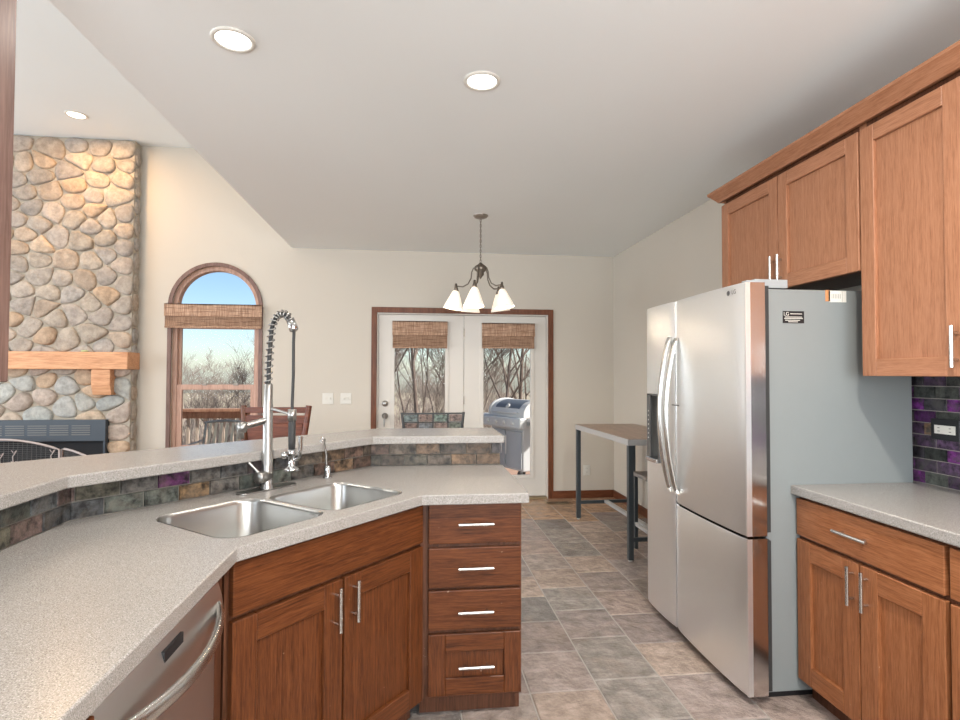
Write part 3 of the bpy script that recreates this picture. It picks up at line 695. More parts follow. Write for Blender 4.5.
build('cover_plate', MB().box(xo - .006, xo, 2.055, 2.185, 1.115, 1.205), black_m, t, bevel=.003)
mb = MB().box(xo - .011, xo - .005, 2.072, 2.163, 1.142, 1.178); mb.mi = 1
for yc in (2.092, 2.143):
    for q in (-.007, .007): mb.box(xo - .0115, xo - .0105, yc - .005, yc + .005, 1.16 + q - .0012, 1.16 + q + .0012)
build('socket', mb, [plastic_w, black_m], t)

# ------------------------------------------------------------ upper cabinets on the right
XU = 1.882
def rupper(y_hi, y_lo, z0, z1, lab, hz):
    T = frameM(XU, y_hi, 0, -math.pi / 2); w = y_hi - y_lo
    t = thing('wall_cabinet', lab, 'cabinet', (XU, (y_hi + y_lo) / 2, z0), -math.pi / 2)
    mb = MB(); mb.T = T; mb.mi = 1; mb.box(0, .018, .001, XR - XU - .002, z0, z1 + .03).box(w - .018, w, .001, XR - XU - .002, z0, z1 + .03); mb.mi = 0
    mb.box(.018, w - .018, .001, .02, z1 - .02, z1 + .03).box(.018, w - .018, .001, XR - XU - .002, z0 + .014, z0 + .03).box(.018, w - .018, XR - XU - .02, XR - XU - .002, z0 + .03, z1).box(.018, w - .018, .001, .02, z0, z0 + .03)
    build('body', mb, [oak_dark, oak_lit_v], t)
    hw = w / 2
    d = shaker('door', t, T, .004, hw - .003, z0, z1, oak_lit_v, oak_lit_h, .07); bar_handle(d, T, hw - .03, hz, .145, True)
    d = shaker('door', t, T, hw + .003, w - .004, z0, z1, oak_lit_v, oak_lit_h, .07); bar_handle(d, T, hw + .03, hz, .145, True)
rupper(3.215, 2.145, 1.832, 2.425, 'short oak upper cabinet over the refrigerator', 1.935)
rupper(2.143, 1.245, 1.386, 2.425, 'tall oak upper cabinet over the purple tile backsplash', 1.49)
rupper(1.243, .345, 1.386, 2.425, 'oak upper cabinet nearest the camera on the right', 1.49)
# crown moulding, mitred return at the far end
pr = [(0, 0), (-.012, .0), (-.02, .012), (-.045, .04), (-.058, .052), (-.058, .066), (0, .066)]   # (out, up)
zc = 2.447; mb = MB()
def ring(fx): return fx
sec = []
for (ox, oz) in pr: sec.append([(XU - .022 + ox, .345, zc + oz), (XU - .022 + ox, 3.215 - ox, zc + oz), (XR - .001, 3.215 - ox, zc + oz)])
vs = [p for s_ in sec for p in s_]; n = len(pr)
fs = [((i * 3 + j), (i * 3 + j + 1), ((i + 1) % n) * 3 + j + 1, ((i + 1) % n) * 3 + j) for i in range(n) for j in range(2)]
fs += [tuple(i * 3 for i in range(n))]
mb.add(vs, fs); mb.box(XU - .022, XR - .001, .345, 3.213, zc + .01, zc + .064)
o = build('crown_molding', mb, oak_lit_h, bevel=.001); tag(o, 'oak crown molding running along the tops of right upper cabinets', 'molding')

# ------------------------------------------------------------ refrigerator (front looks to -X)
t = thing('refrigerator', 'large stainless steel refrigerator with bowed handles and grey side', 'refrigerator', (1.8, 2.74, 0))
FY0, FY1, FX = 2.262, 3.232, 1.46
build('body', MB().box(FX + .045, XR - .03, FY0, FY1, .03, 1.765), fridge_grey, t, bevel=.006)
build('base_grille', MB().box(FX + .06, XR - .1, FY0 + .02, FY1 - .02, .0, .03), black_m, t)
def fdoor(y0, y1, z0, z1, hole=None):
    mb = MB(); ny = 14; ys = [y0 + (y1 - y0) * i / ny for i in range(ny + 1)]; zs = [z0, z0 + .01, z1 - .01, z1]
    if hole: ys = sorted(set([y for y in ys if not (abs(y - hole[0]) < .012 or abs(y - hole[1]) < .012)] + [hole[0], hole[1]])); zs = sorted(zs + [hole[2], hole[3]])
    def xf(y, z):
        s_ = (y - y0) / (y1 - y0) * 2 - 1; b = .010 * (1 - s_ * s_); r_ = 0
        e = min(y - y0, y1 - y)
        return 1.387 - b + (.006 if e < 1e-6 else 0) + (.003 if z in (z0, z1) else 0)
    vs = [(xf(y, z), y, z) for y in ys for z in zs]; nz = len(zs)
    fs = []
    for i in range(len(ys) - 1):
        for j in range(nz - 1):
            if hole and ys[i] >= hole[0] - 1e-6 and ys[i + 1] <= hole[1] + 1e-6 and zs[j] >= hole[2] - 1e-6 and zs[j + 1] <= hole[3] + 1e-6: continue
            fs.append((i * nz + j, i * nz + j + 1, (i + 1) * nz + j + 1, (i + 1) * nz + j))
    mb.add(vs, fs, True)
    mb.mi = 1; XB = FX + .02
    e0, e1 = xf(y0, z0 + .02), xf(y1, z0 + .02)
    mb.add([(e0, y0, z0), (e0, y0, z1), (XB, y0, z1), (XB, y0, z0)], [(0, 1, 2, 3)]); mb.add([(e1, y1, z0), (e1, y1, z1), (XB, y1, z1), (XB, y1, z0)], [(3, 2, 1, 0)])
    k = len(ys); mb.add([(xf(y, z1), y, z1) for y in ys] + [(XB, y, z1) for y in ys], [(i, i + k, i + 1 + k, i + 1) for i in range(k - 1)])
    mb.add([(xf(y, z0), y, z0) for y in ys] + [(XB, y, z0) for y in ys], [(i, i + 1, i + 1 + k, i + k) for i in range(k - 1)])
    mb.add([(XB, y0, z0), (XB, y0, z1), (XB, y1, z1), (XB, y1, z0)], [(0, 1, 2, 3)])
    mb.mi = 0; mb.box(1.3895, 1.412, y0 - .002, y0 + .01, z0 + .001, z1 - .001)
    mb.mi = 2; mb.box(XB, FX + .045, y0 + .012, y1 - .012, z0 + .012, z1 - .012)
    return build('door' if z1 > 1 else 'drawer', mb, [steel, steel_side, rubber], t), xf
YS = 2.868
dR, xfR = fdoor(FY0 - .042, YS - .003, .708, 1.785)
dW, xfW = fdoor(FY0 - .042, YS - .003, .042, .697)
HY0, HY1, HZ0, HZ1 = 3.03, 3.185, .89, 1.272
dL, xfL = fdoor(YS + .003, FY1 + .012, .042, 1.785, (HY0, HY1, HZ0, HZ1))
o = build('reflection_bar', MB().box(1.368, 1.375, YS - .07, YS - .003, 1.225, 1.229), rubber, dR)  # dark bar standing in for a reflection on the door steel
# dispenser
mb = MB(); xa_ = 1.372; xb_ = 1.45
mb.add([(xa_, HY0, HZ0), (xa_, HY1, HZ0), (xa_, HY1, HZ1), (xa_, HY0, HZ1), (xb_, HY0, HZ0), (xb_, HY1, HZ0), (xb_, HY1, HZ1), (xb_, HY0, HZ1)], [(4, 7, 6, 5), (0, 4, 5, 1), (3, 2, 6, 7), (0, 3, 7, 4), (1, 5, 6, 2)])
disp = build('dispenser', mb, mat('dispenser_grey', (.32, .32, .31), .35), dL)
mb = MB().box(1.366, 1.378, HY1 - .045, HY1, HZ0 - .004, HZ1 + .004); mb.mi = 1
for k in range(7): mb.lathe([(0, -.0015), (.004, -.0015), (.004, 0)], 8, (1.366, HY1 - .022, 1.02 + k * .026), (1, 0, 0))
mb.mi = 0; mb.box(1.366, 1.378, HY0 - .006, HY1, HZ1 - .004, HZ1 + .006).box(1.366, 1.378, HY0 - .006, HY0, HZ0, HZ1)
build('control_panel', mb, [mat('panel_dark', (.10, .10, .10), .25), mat('panel_dots', (.7, .7, .68), .4)], disp)
build('dispenser_tray', MB().box(1.352, 1.44, HY0, HY1 - .01, HZ0 - .004, HZ0 + .02), mat('tray_steel', (.6, .6, .6), .25, 1.0), disp, bevel=.004)
build('paddle', MB().box(1.41, 1.42, HY0 + .05, HY1 - .07, 1.0, 1.14), hinge_grey, disp, bevel=.004)
def bow(y, z0, z1, parent):
    mb = MB(); n = 28; vs = []; nr = 12
    for i in range(n + 1):
        s_ = i / n; z = z0 + (z1 - z0) * s_; b = math.sin(math.pi * s_) ** .8; x = 1.380 - .062 * b
        tz = (1 if i < n / 2 else -1)
        for j in range(nr):
            a = 2 * math.pi * j / nr; vs.append((x + .012 * math.cos(a), y + .019 * math.sin(a), z))
    mb.add(vs, [(i * nr + j, i * nr + (j + 1) % nr, (i + 1) * nr + (j + 1) % nr, (i + 1) * nr + j) for i in range(n) for j in range(nr)] + [tuple(range(nr)), tuple(n * nr + j for j in range(nr))], True)
    build('handle', mb, nickel, parent)
bow(YS - .038, .76, 1.585, dR); bow(YS + .040, .76, 1.595, dL)
# hinge cover, stickers, logo
mb = MB().box(FX + .005, 1.62, FY0 + .006, FY0 + .10, 1.77, 1.808).box(FX - .03, FX + .01, FY0 + .01, FY0 + .05, 1.79, 1.803); build('hinge_cover', mb, hinge_grey, t, bevel=.003)
mb = MB().box(FX + .005, 1.62, FY1 - .10, FY1 - .006, 1.77, 1.808); build('hinge_cover', mb, hinge_grey, t, bevel=.003)
o = build('black_sticker', MB().box(1.590, 1.690, FY0 - .0015, FY0, 1.616, 1.669), black_m, t); o['label'] = 'black information sticker with white print'
mb = text_mb('LG', .022, (1.606, FY0 - .0015, 1.656), (1, 0, 0), (0, 0, 1))
for (a, b, z) in ((1.625, 1.68, 1.657), (1.60, 1.68, 1.643), (1.596, 1.684, 1.637), (1.60, 1.67, 1.629), (1.615, 1.66, 1.622)): mb.box(a, b, FY0 - .0022, FY0 - .0015, z - .0014, z + .0014)
build('sticker_print', mb, plastic_w, o)
mb = MB().box(1.808, 1.893, FY0 - .0012, FY0, 1.712, 1.762); mb.mi = 1; mb.box(1.793, 1.815, FY0 - .0012, FY0, 1.715, 1.765)
mb.mi = 2
for k in range(6): mb.box(1.822 + k * .008, 1.825 + k * .008, FY0 - .0018, FY0 - .001, 1.728, 1.748)
mb.box(1.872, 1.874, FY0 - .0018, FY0 - .001, 1.714, 1.760)
o = build('barcode_label', mb, [plastic_w, mat('orange_tape', (.55, .24, .10), .5), mat('label_print', (.35, .33, .3), .5)], t); o['label'] = 'white and orange printed label'
xl = 1.3895
mb = text_mb('LG', .026, (0, 2.292, 1.752), (0, -1, 0), (0, 0, 1), 0)
mb.lathe([(0, -.001), (.0115, -.001), (.0115, 0)], 20, (0, 2.332, 1.752), (1, 0, 0))
for v in mb.v: v.x = xfR(v.y, 1) - .0012
build('logo', mb, mat('logo_grey', (.10, .095, .095), .4), dR)

# ------------------------------------------------------------ pub table and stool
t = thing('pub_table', 'tall wood-topped pub table on dark blue-grey metal legs by the wall', 'table', (1.87, 4.64, 0))
tx0, tx1, ty0, ty1, tz = 0, .60, 0, 1.27, .905
TT = frameM(1.572, 4.005, 0, math.radians(1.6))
def TB():
    m_ = MB(); m_.T = TT; return m_
build('tabletop', TB().box(tx0 + .01, tx1 - .01, ty0 + .01, ty1 - .01, tz - .018, tz + .002), table_wood, t, bevel=.001)
build('edge_band', TB().box(tx0, tx0 + .012, ty0, ty1, tz - .045, tz).box(tx1 - .012, tx1, ty0, ty1, tz - .045, tz).box(tx0, tx1, ty0, ty0 + .012, tz - .045, tz).box(tx0, tx1, ty1 - .012, ty1, tz - .045, tz), table_edge, t, bevel=.002)
legs = []
for (x, y) in ((tx0 + .004, ty0 + .004), (tx1 - .044, ty0 + .004), (tx0 + .004, ty1 - .044), (tx1 - .044, ty1 - .044)):
    l = build('leg', TB().box(x, x + .04, y, y + .04, .012, tz - .04), table_metal, t, bevel=.003); build('foot_pad', TB().lathe([(0, 0), (.014, 0), (.014, .012), (0, .012)], 12, (x + .02, y + .02, 0)), plastic_w, l)
for q in (ty0 + .01, ty1 - .034): build('stretcher', TB().box(tx0 + .04, tx1 - .04, q, q + .024, .145, .175), table_metal, t, bevel=.002)
build('center_stretcher', TB().box(.28, .32, ty0 + .034, ty1 - .034, .15, .175), table_edge, t, bevel=.002)
t = thing('stool', 'small grey backless stool tucked under pub table behind the refrigerator', 'stool', (1.86, 4.24, 0))
sx0, sx1, sy0, sy1, sz = 1.68, 2.09, 3.96, 4.34, .61
sx0 = 1.745
build('seat', MB().box(sx0 - .01, sx1 + .01, sy0 - .01, sy1 + .01, sz - .03, sz), mat('stool_seat', (.22, .2, .19), .5), t, bevel=.006)
for (x, y) in ((sx0, sy0), (sx1 - .028, sy0), (sx0, sy1 - .028), (sx1 - .028, sy1 - .028)): build('leg', MB().box(x, x + .028, y, y + .028, 0, sz - .03), table_metal, t, bevel=.002)
build('foot_rail', MB().box(sx0, sx1, sy0 + .004, sy0 + .022, .18, .21).box(sx0 + .004, sx0 + .022, sy0, sy1, .18, .21).box(sx1 - .022, sx1 - .004, sy0, sy1, .18, .21), table_edge, t, bevel=.002)

# ------------------------------------------------------------ bar stools beyond the bar
def seat_frame(t, T, w, d, sz, m, legm):
    mb = MB(); mb.T = T; mb.box(-w / 2, w / 2, -d / 2, d / 2, sz - .035, sz); build('seat', mb, m, t, bevel=.01)
    for (sx, sy) in ((-1, -1), (1, -1), (-1, 1), (1, 1)):
        mb = MB(); mb.T = T; x, y = sx * (w / 2 - .02), sy * (d / 2 - .02)
        mb.tube([(x * 1.1, y * 1.12, 0), (x, y, sz - .03)], .016, 8); build('leg', mb, legm, t)
    mb = MB(); mb.T = T
    for z, q in ((.22, 1.07), (.30, 1.06)):
        x, y = (w / 2 - .02) * q, (d / 2 - .02) * q
        if z < .25: mb.tube([(-x, -y, z), (x, -y, z)], .010, 8); mb.tube([(-x, y, z), (x, y, z)], .010, 8)
        else: mb.tube([(-x, -y, z), (-x, y, z)], .010, 8); mb.tube([(x, -y, z), (x, y, z)], .010, 8)
    build('foot_rail', mb, legm, t)
a = math.radians(-5); T = frameM(-.985, 3.80, 0, a)
t = thing('bar_stool', 'brown wooden bar stool with slatted high back behind the spring faucet', 'bar stool', (-.985, 3.80, 0), a, 'bar stools beyond the raised bar')
seat_frame(t, T, .44, .40, .76, chair_wood, chair_wood)
mb = MB(); mb.T = T
for sx in (-1, 1):
    mb = MB(); mb.T = T; mb.tube([(sx * .20, .18, .74), (sx * .205, .20, .95), (sx * .225, .235, 1.165)], [.02, .021, .022], 6); build('back_post', mb, chair_wood if sx > 0 else oak_dark, t)
mb = MB(); mb.T = T; mb.box(-.21, .21, .215, .24, 1.115, 1.155).box(-.205, .205, .21, .235, 1.04, 1.098); mb.box(-.205, .205, .20, .22, .85, .90)
mb.box(-.19, .19, .205, .222, .90, 1.04)
build('backrest', mb, chair_wood, t, bevel=.003)
a = math.radians(4); T = frameM(.14, 3.80, 0, a)
t = thing('bar_stool', 'metal bar stool with slate tiles set in its back, near patio doors', 'bar stool', (.14, 3.80, 0), a, 'bar stools beyond the raised bar')
seat_frame(t, T, .42, .40, .74, mat('seat_fabric', (.2, .18, .16), .8), iron)
for sx in (-1, 1):
    mb = MB(); mb.T = T; mb.tube([(sx * .19, .19, .72), (sx * .20, .20, .95), (sx * .222, .215, 1.115)], .010, 8); build('back_post', mb, iron, t)
mb = MB(); mb.T = T
mb.box(-.224, .224, .205, .220, 1.100, 1.112).box(-.216, .216, .200, .218, .978, .988).box(-.22, .22, .204, .219, 1.040, 1.048)
for k in range(5): mb.box(-.22 + k * .1075, -.21 + k * .1075, .204, .219, .985, 1.10)
build('back_frame', mb, iron, t, bevel=.001)
mb = MB(); mb.T = T; tc = [(.16, .2, .19), (.26, .17, .14), (.17, .23, .19), (.27, .19, .16), (.27, .18, .15), (.2, .23, .26), (.28, .2, .17), (.2, .22, .18)]
for k in range(4):
    for r_ in range(2): mb.col = tuple(q_ * .6 for q_ in tc[(k + r_ * 4)]); mb.box(-.207 + k * .1075, -.1135 + k * .1075, .207, .216, 1.05 - .06 * r_, 1.098 - .06 * r_)
build('slate_tiles', mb, slate_tile, t)

# ------------------------------------------------------------ stone fireplace
fx0, fx1 = -4.95, -2.865; FYF = YB - .13
t = thing('stone_fireplace', 'floor to ceiling river stone fireplace chimney against the back wall', 'fireplace', ((fx0 + fx1) / 2, YB, 0))
build('mortar', MB().box(fx0, fx1, FYF, YB - .001, 0, ZL - .002), mortar_m, t)
rnd = random.Random(3)
pts = []; asp = 1.28
Wd, Hd = fx1 - fx0, ZL
tries = 0
while tries < 9000 and len(pts) < 260:
    tries += 1; p = (rnd.uniform(fx0 + .04, fx1 - .05), rnd.uniform(.05, ZL - .05)); mn = .155 + .085 * rnd.random()
    if all((p[0] - q[0]) ** 2 + ((p[1] - q[1]) * asp) ** 2 > mn * mn for q in pts): pts.append(p)
def clip(poly, a, b, c):   # keep a*x+b*y<=c
    out = []
    for i in range(len(poly)):
        p, q = poly[i], poly[(i + 1) % len(poly)]; fp = a * p[0] + b * p[1] - c; fq = a * q[0] + b * q[1] - c
        if fp <= 0: out.append(p)
        if fp * fq < 0: s_ = fp / (fp - fq); out.append((p[0] + (q[0] - p[0]) * s_, p[1] + (q[1] - p[1]) * s_))
    return out
mb = MB()
warm = [(.46, .34, .24), (.49, .38, .28), (.47, .38, .30), (.44, .37, .31)]; cool = [(.36, .315, .27), (.385, .335, .285), (.40, .345, .285), (.34, .31, .28), (.375, .33, .29), (.42, .335, .26)]
low = [(.40, .40, .37), (.43, .42, .38), (.37, .38, .36), (.46, .38, .32), (.43, .42, .39)]
def stone(poly, h, c, to3):
    k = len(poly)
    if k < 3: return
    cxx = sum(p[0] for p in poly) / k; cyy = sum(p[1] for p in poly) / k
    for _ in range(2):
        nw = []
        for i in range(len(poly)):
            p, q = poly[i], poly[(i + 1) % len(poly)]; nw += [(p[0] * .75 + q[0] * .25, p[1] * .75 + q[1] * .25), (p[0] * .25 + q[0] * .75, p[1] * .25 + q[1] * .75)]
        poly = nw
    k = len(poly); rings = []
    tx, ty = rnd.uniform(-.25, .25), rnd.uniform(-.25, .25)
    for (s_, hh) in ((.97, 0), (.955, .35), (.90, .68), (.78, .88), (.5, 1.0)):
        rings += [to3(cxx + (p[0] - cxx) * s_, cyy + (p[1] - cyy) * s_, h * hh * (1 + tx * (p[0] - cxx) * 6 + ty * (p[1] - cyy) * 6)) for p in poly]
    rings.append(to3(cxx, cyy, h * 1.02)); mb.col = c
    fs = [(i * k + j, i * k + (j + 1) % k, (i + 1) * k + (j + 1) % k, (i + 1) * k + j) for i in range(4) for j in range(k)] + [(4 * k + j, 4 * k + (j + 1) % k, 5 * k) for j in range(k)]
    mb.add(rings, fs, True)
for i, p in enumerate(pts):
    if p[0] < -3.09 and p[1] < .86 and p[0] > -4.72: continue
    poly = [(fx0, 0), (fx1 + .01, 0), (fx1 + .01, ZL), (fx0, ZL)]
    for j, q in enumerate(pts):
        if i == j: continue
        dx, dy = q[0] - p[0], (q[1] - p[1]) * asp * asp
        if abs(q[0] - p[0]) > .6 or abs(q[1] - p[1]) > .6: continue
        mx, my = (p[0] + q[0]) / 2, (p[1] + q[1]) / 2; poly = clip(poly, dx, dy, dx * mx + dy * my)
        if not poly: break
    zt = p[1] / ZL; c = rnd.choice(warm if rnd.random() < (.28 if zt > .45 else .12) else (cool if zt > .38 else low)); kk = rnd.uniform(.88, 1.12)  # lamp warmth higher up and cooler light below are put into stone tones
    stone(poly, rnd.uniform(.02, .038), tuple(v * kk for v in c), lambda x, z, h: (x, FYF - h, z))
z = .02
while z < ZL - .1:
    hh = rnd.uniform(.14, .24); stone([(YB - .12, z), (YB - .012, z), (YB - .012, min(z + hh, ZL) - .01), (YB - .12, min(z + hh, ZL) - .01)], .02, rnd.choice(cool), lambda y, zz, h: (fx1 + h, y, zz)); z += hh
build('stone_facing', mb, stone_m, t)
ix0, ix1 = -4.74, -3.055; yi = FYF - .075
mb = MB(); mb.box(ix0, ix1, yi, FYF - .02, .715, .925).box(ix0, ix0 + .05, yi, FYF - .02, 0, .715).box(ix1 - .02, ix1, yi, FYF - .02, 0, .715); mb.mi = 1; mb.box(ix0, ix1, FYF - .02, FYF - .001, 0, .92)
ins_o = build('firebox_insert', mb, [insert_m, firebox_black], t, bevel=.003); ins_o['label'] = 'dark blue-grey metal firebox surround'
mb = MB()
for k in range(8):
    for r_ in range(5): mb.box(ix1 - .14 - .2 * k, ix1 - .14 - .2 * k + -.17, yi - .004, yi + .001, .775 + r_ * .022, .783 + r_ * .022)
build('louvre', mb, louvre_m, ins_o)
# mantel
t = thing('mantel_shelf', 'rough timber mantel beam with corbels across the stone fireplace', 'mantel', ((fx0 + fx1) / 2, FYF, 1.43))
build('beam', MB().box(fx0 - .05, fx1 + .028, 5.885, YB - .002, 1.425, 1.597), mantel_wood, t, bevel=.008)
for xx in (-3.18, -4.80):
    mb = MB(); mb.prism([(FYF + .01, 1.425), (FYF - .12, 1.425), (FYF - .12, 1.27), (FYF - .085, 1.17), (FYF + .01, 1.17)], 0, .175); 
    m2 = MB(); m2.T = Matrix(((0, 0, 1, xx), (1, 0, 0, 0), (0, 1, 0, 0), (0, 0, 0, 1))); m2.prism([(FYF + .01, 1.425), (FYF - .11, 1.425), (FYF - .11, 1.27), (FYF - .075, 1.17), (FYF + .01, 1.17)], 0, .175)
    build('corbel', m2, mantel_wood, t, bevel=.006)
o = build('mantel_ornament', MB().lathe([(0, 0), (.05, 0), (.06, .012), (.03, .02), (0, .02)], 20, (-4.02, 5.95, 1.597)), plastic_w); tag(o, 'small flat white ornament on mantel beside the left cabinet edge', 'ornament')
o = build('mantel_ornament', MB().lathe([(0, 0), (.03, 0), (.032, .012), (.02, .018), (0, .018)], 20, (-3.27, 5.95, 1.597)), mat('pale_green', (.45, .55, .3), .5)); tag(o, 'small pale green ornament on mantel above the right corbel', 'ornament')
# fire screen
t = thing('fireplace_screen', 'arched folding metal fireplace screen with leaf scrollwork', 'fireplace screen', (-3.85, 5.7, 0))
def scr_panel(x0, x1, zf, n=20, y0=5.7, y1=5.7):
    top = [(x0 + (x1 - x0) * i / n, y0 + (y1 - y0) * i / n, zf(i / n)) for i in range(n + 1)]
    mb = MB(); mb.tube([(x0, y0, .02)] + top + [(x1, y1, .02)], .011, 8); mb.tube([(x0, y0, .05), (x1, y1, .05)], .009, 8)
    o = build('panel', mb, screen_frame_m, t)
    mb = MB(); k = 26
    for i in range(1, k):
        q = top[int(i * n / k)]; s_ = i / k; xx = x0 + (x1 - x0) * s_; yy = y0 + (y1 - y0) * s_; mb.tube([(xx, yy, .05), (xx, yy, zf(s_))], .0012, 4, cap=False)
    zz = .06
    while zz < .76:
        ss = [i / n for i in range(n + 1) if zf(i / n) > zz]
        if len(ss) > 1: mb.tube([(x0 + (x1 - x0) * ss[0], y0 + (y1 - y0) * ss[0], zz), (x0 + (x1 - x0) * ss[-1], y0 + (y1 - y0) * ss[-1], zz)], .0012, 4, cap=False)
        zz += .018
    build('wire_mesh', mb, louvre_m, o)
    return o
cp = scr_panel(-4.38, -3.335, lambda s_: .665 + .098 * (1 - (2 * s_ - 1) ** 2))
scr_panel(-3.305, -2.95, lambda s_: .672 - .09 * s_ ** 1.6, y1=5.55); scr_panel(-4.41, -4.76, lambda s_: .672 - .09 * s_ ** 1.6, y1=5.55)
mb = MB(); rnd = random.Random(9)
for k in range(9):
    xx = -4.27 + k * .11; hh = .60 + .07 * math.sin(k * 1.7)
    mb.tube([(xx, 5.69, .06), (xx + .02, 5.685, .3), (xx - .01, 5.685, hh - .05), (xx + .02, 5.685, hh)], .004, 6)
    for z in (hh, hh - .1, hh - .2):
        for sgn in (-1, 1): mb.add([(xx, 5.685, z - .02), (xx + sgn * .012, 5.682, z + .004), (xx + sgn * .026, 5.685, z + .010), (xx + sgn * .014, 5.684, z - .008)], [(0, 1, 2, 3)])
build('scrollwork', mb, screen_frame_m, cp, solidify=.002)

# ------------------------------------------------------------ outdoors
struct(build('ground', MB().box(-60, 60, YB + .2, 110, -2.4, -2.3), ground_m))
mb = MB()
for k in range(24): mb.box(-5.2, 4.2, YB + .16 + k * .142, YB + .16 + k * .142 + .136, -.09, -.06)
mb.box(-5.2, 4.2, YB + .16, YB + 3.5, -.3, -.1)
for x in (-5, -2, 1, 4): mb.box(x - .07, x + .07, YB + 3.2, YB + 3.34, -2.3, -.1)
struct(build('trim_2', mb, deck_wood))['label'] = 'wooden deck outside the patio doors'
balus_m = wood('baluster_wood', (0.45, 0.36, 0.28), (0.56, 0.46, 0.37), (0.66, 0.56, 0.46), (20, 20, 3), 0.8, fleck=False)
t = thing('deck_railing', 'brown wooden deck railing seen through the arched window', 'railing', (-2.6, 8.0, -.06))
build('top_rail', MB().box(-5.2, -.32, 7.93, 8.06, .865, .905).box(-5.2, -.32, 7.97, 8.01, .775, .865), rail_wood, t, bevel=.004)
build('bottom_rail', MB().box(-5.2, -.32, 7.97, 8.01, .02, .10), rail_wood, t, bevel=.004)
for x in (-5.15, -3.75, -1.6, -.36): build('post', MB().box(x - .045, x + .045, 7.95, 8.04, -.06, .865), rail_wood, t, bevel=.004)
x = -5.05
while x < -.4: build('baluster', MB().box(x, x + .036, 8.01, 8.045, .04, .85), balus_m, t); x += .115
# patio chair and table
t = thing('patio_chair', 'grey metal patio chair on the deck outside the arched window', 'chair', (-2.4, 7.15, -.06))
pcx, pcy = -2.36, 7.0; pm = mat('patio_metal', (.34, .36, .35), .45, .2); sling = mat('patio_sling', (.72, .68, .55), .8)
for sx in (-1, 1):
    build('leg', MB().tube([(pcx + sx * .25, pcy - .3, -.06), (pcx + sx * .24, pcy - .24, .56), (pcx + sx * .25, pcy + .2, .56)], .014, 8), pm, t)
    build('leg', MB().tube([(pcx + sx * .22, pcy + .35, -.06), (pcx + sx * .22, pcy + .15, .38), (pcx + sx * .22, pcy + .28, .76)], .014, 8), pm, t)
build('back_rail', MB().tube([(pcx + .24 * s_, pcy + .28 + .03 * (1 - s_ * s_), .775 + .02 * (1 - s_ * s_)) for s_ in [i / 8 - 1 for i in range(17)]], .015, 8), pm, t)
build('sling', MB().add([(pcx - .21, pcy - .22, .37), (pcx + .21, pcy - .22, .37), (pcx + .21, pcy + .16, .36), (pcx - .21, pcy + .16, .36)], [(0, 1, 2, 3)]), sling, t, solidify=.006)
for k in range(6):
    xk = pcx - .17 + k * .068; build('back_slat', MB().add([(xk - .014, pcy + .16, .37), (xk + .014, pcy + .16, .37), (xk + .014, pcy + .285, .77), (xk - .014, pcy + .285, .77)], [(0, 1, 2, 3)]), sling, t, solidify=.008)
t = thing('patio_table', 'small round white patio table beside the grey deck chair', 'table', (-2.92, 6.95, -.06))
build('tabletop', MB().lathe([(0, .52), (.25, .52), (.26, .505), (.25, .49), (0, .49)], 32, (-2.92, 6.95, 0)), mat('patio_white', (.7, .73, .76), .4), t)
build('pedestal', MB().lathe([(.18, -.06), (.18, -.04), (.03, -.01), (.025, .49)], 20, (-2.92, 6.95, 0)), pm, t)
# grill
ga = math.radians(-64); T = frameM(1.42, 7.35, -.06, ga)   # local -y is the grill's front
t = thing('barbecue_grill', 'large pale grey gas barbecue grill on the deck behind right door', 'grill', (1.42, 7.35, -.06), ga)
mb = MB(); mb.T = T; mb.box(-.36, .36, -.26, .26, .22, .80); build('cart', mb, grill_w, t, bevel=.015)
for sx in (-1, 1):
    mb = MB(); mb.T = T; mb.box(sx * .18 - .165, sx * .18 + .165, -.282, -.262, .25, .72); d = build('cart_door', mb, mat('grill_door', (.36, .39, .42), .45), t, bevel=.005)
    mb = MB(); mb.T = T; mb.tube([(sx * .05, -.31, .42), (sx * .05, -.31, .66)], .009, 8); build('door_handle', mb, grill_l, d)
mb = MB(); mb.T = T; mb.box(-.42, .42, -.36, -.24, .76, .90); pnl = build('control_panel', mb, grill_w, t, bevel=.02)
for k in range(4):
    mb = MB(); mb.T = T; mb.lathe([(.024, 0), (.024, .018), (.018, .026), (0, .026)], 16, (-.28 + k * .185, -.36, .83), (0, -1, 0)); build('knob', mb, grill_l, pnl)
def lidprof(s_):  # arc profile (y, z)
    a = math.pi * s_; return (-.27 * math.cos(a) + .0, .90 + .21 * math.sin(a) ** .7)
mb = MB(); mb.T = T; n = 16; vs = [(x, *lidprof(i / n)) for x in (-.37, .37) for i in range(n + 1)]; k = n + 1
mb.mi = 1; mb.add(vs, [(i, i + k, i + 1 + k, i + 1) for i in range(n)], True); mb.mi = 0
v2 = [(x, p[0] * 1.012, (p[1] - .9) * 1.012 + .9) for x in (-.27, .27) for p in [lidprof(i / n) for i in range(2, 8)]]; mb.add(v2, [(i, i + 6, i + 7, i + 1) for i in range(5)], True); mb.mi = 1; mb.add(vs[:k], [tuple(range(k))]); mb.add(vs[k:], [tuple(range(k))[::-1]])
for x in (-.40, .37):
    vs = [(x + q, *(lambda p: (p[0] * 1.04, (p[1] - .9) * 1.06 + .9))(lidprof(i / n))) for q in (0, .03) for i in range(n + 1)]
    mb.add(vs, [(i, i + k, i + 1 + k, i + 1) for i in range(n)] + [tuple(range(k)), tuple(range(k, 2 * k))[::-1]])
lid = build('lid', mb, [grill_d, grill_l], t)
mb = MB(); mb.T = T; mb.tube([(-.3, -.30, .955), (.3, -.30, .955)], .014, 8); mb.lathe([(0, .012), (.035, .012), (.035, 0)], 16, (0, -.235, 1.03), (0, -1, .7)); build('lid_handle', mb, grill_l, lid)
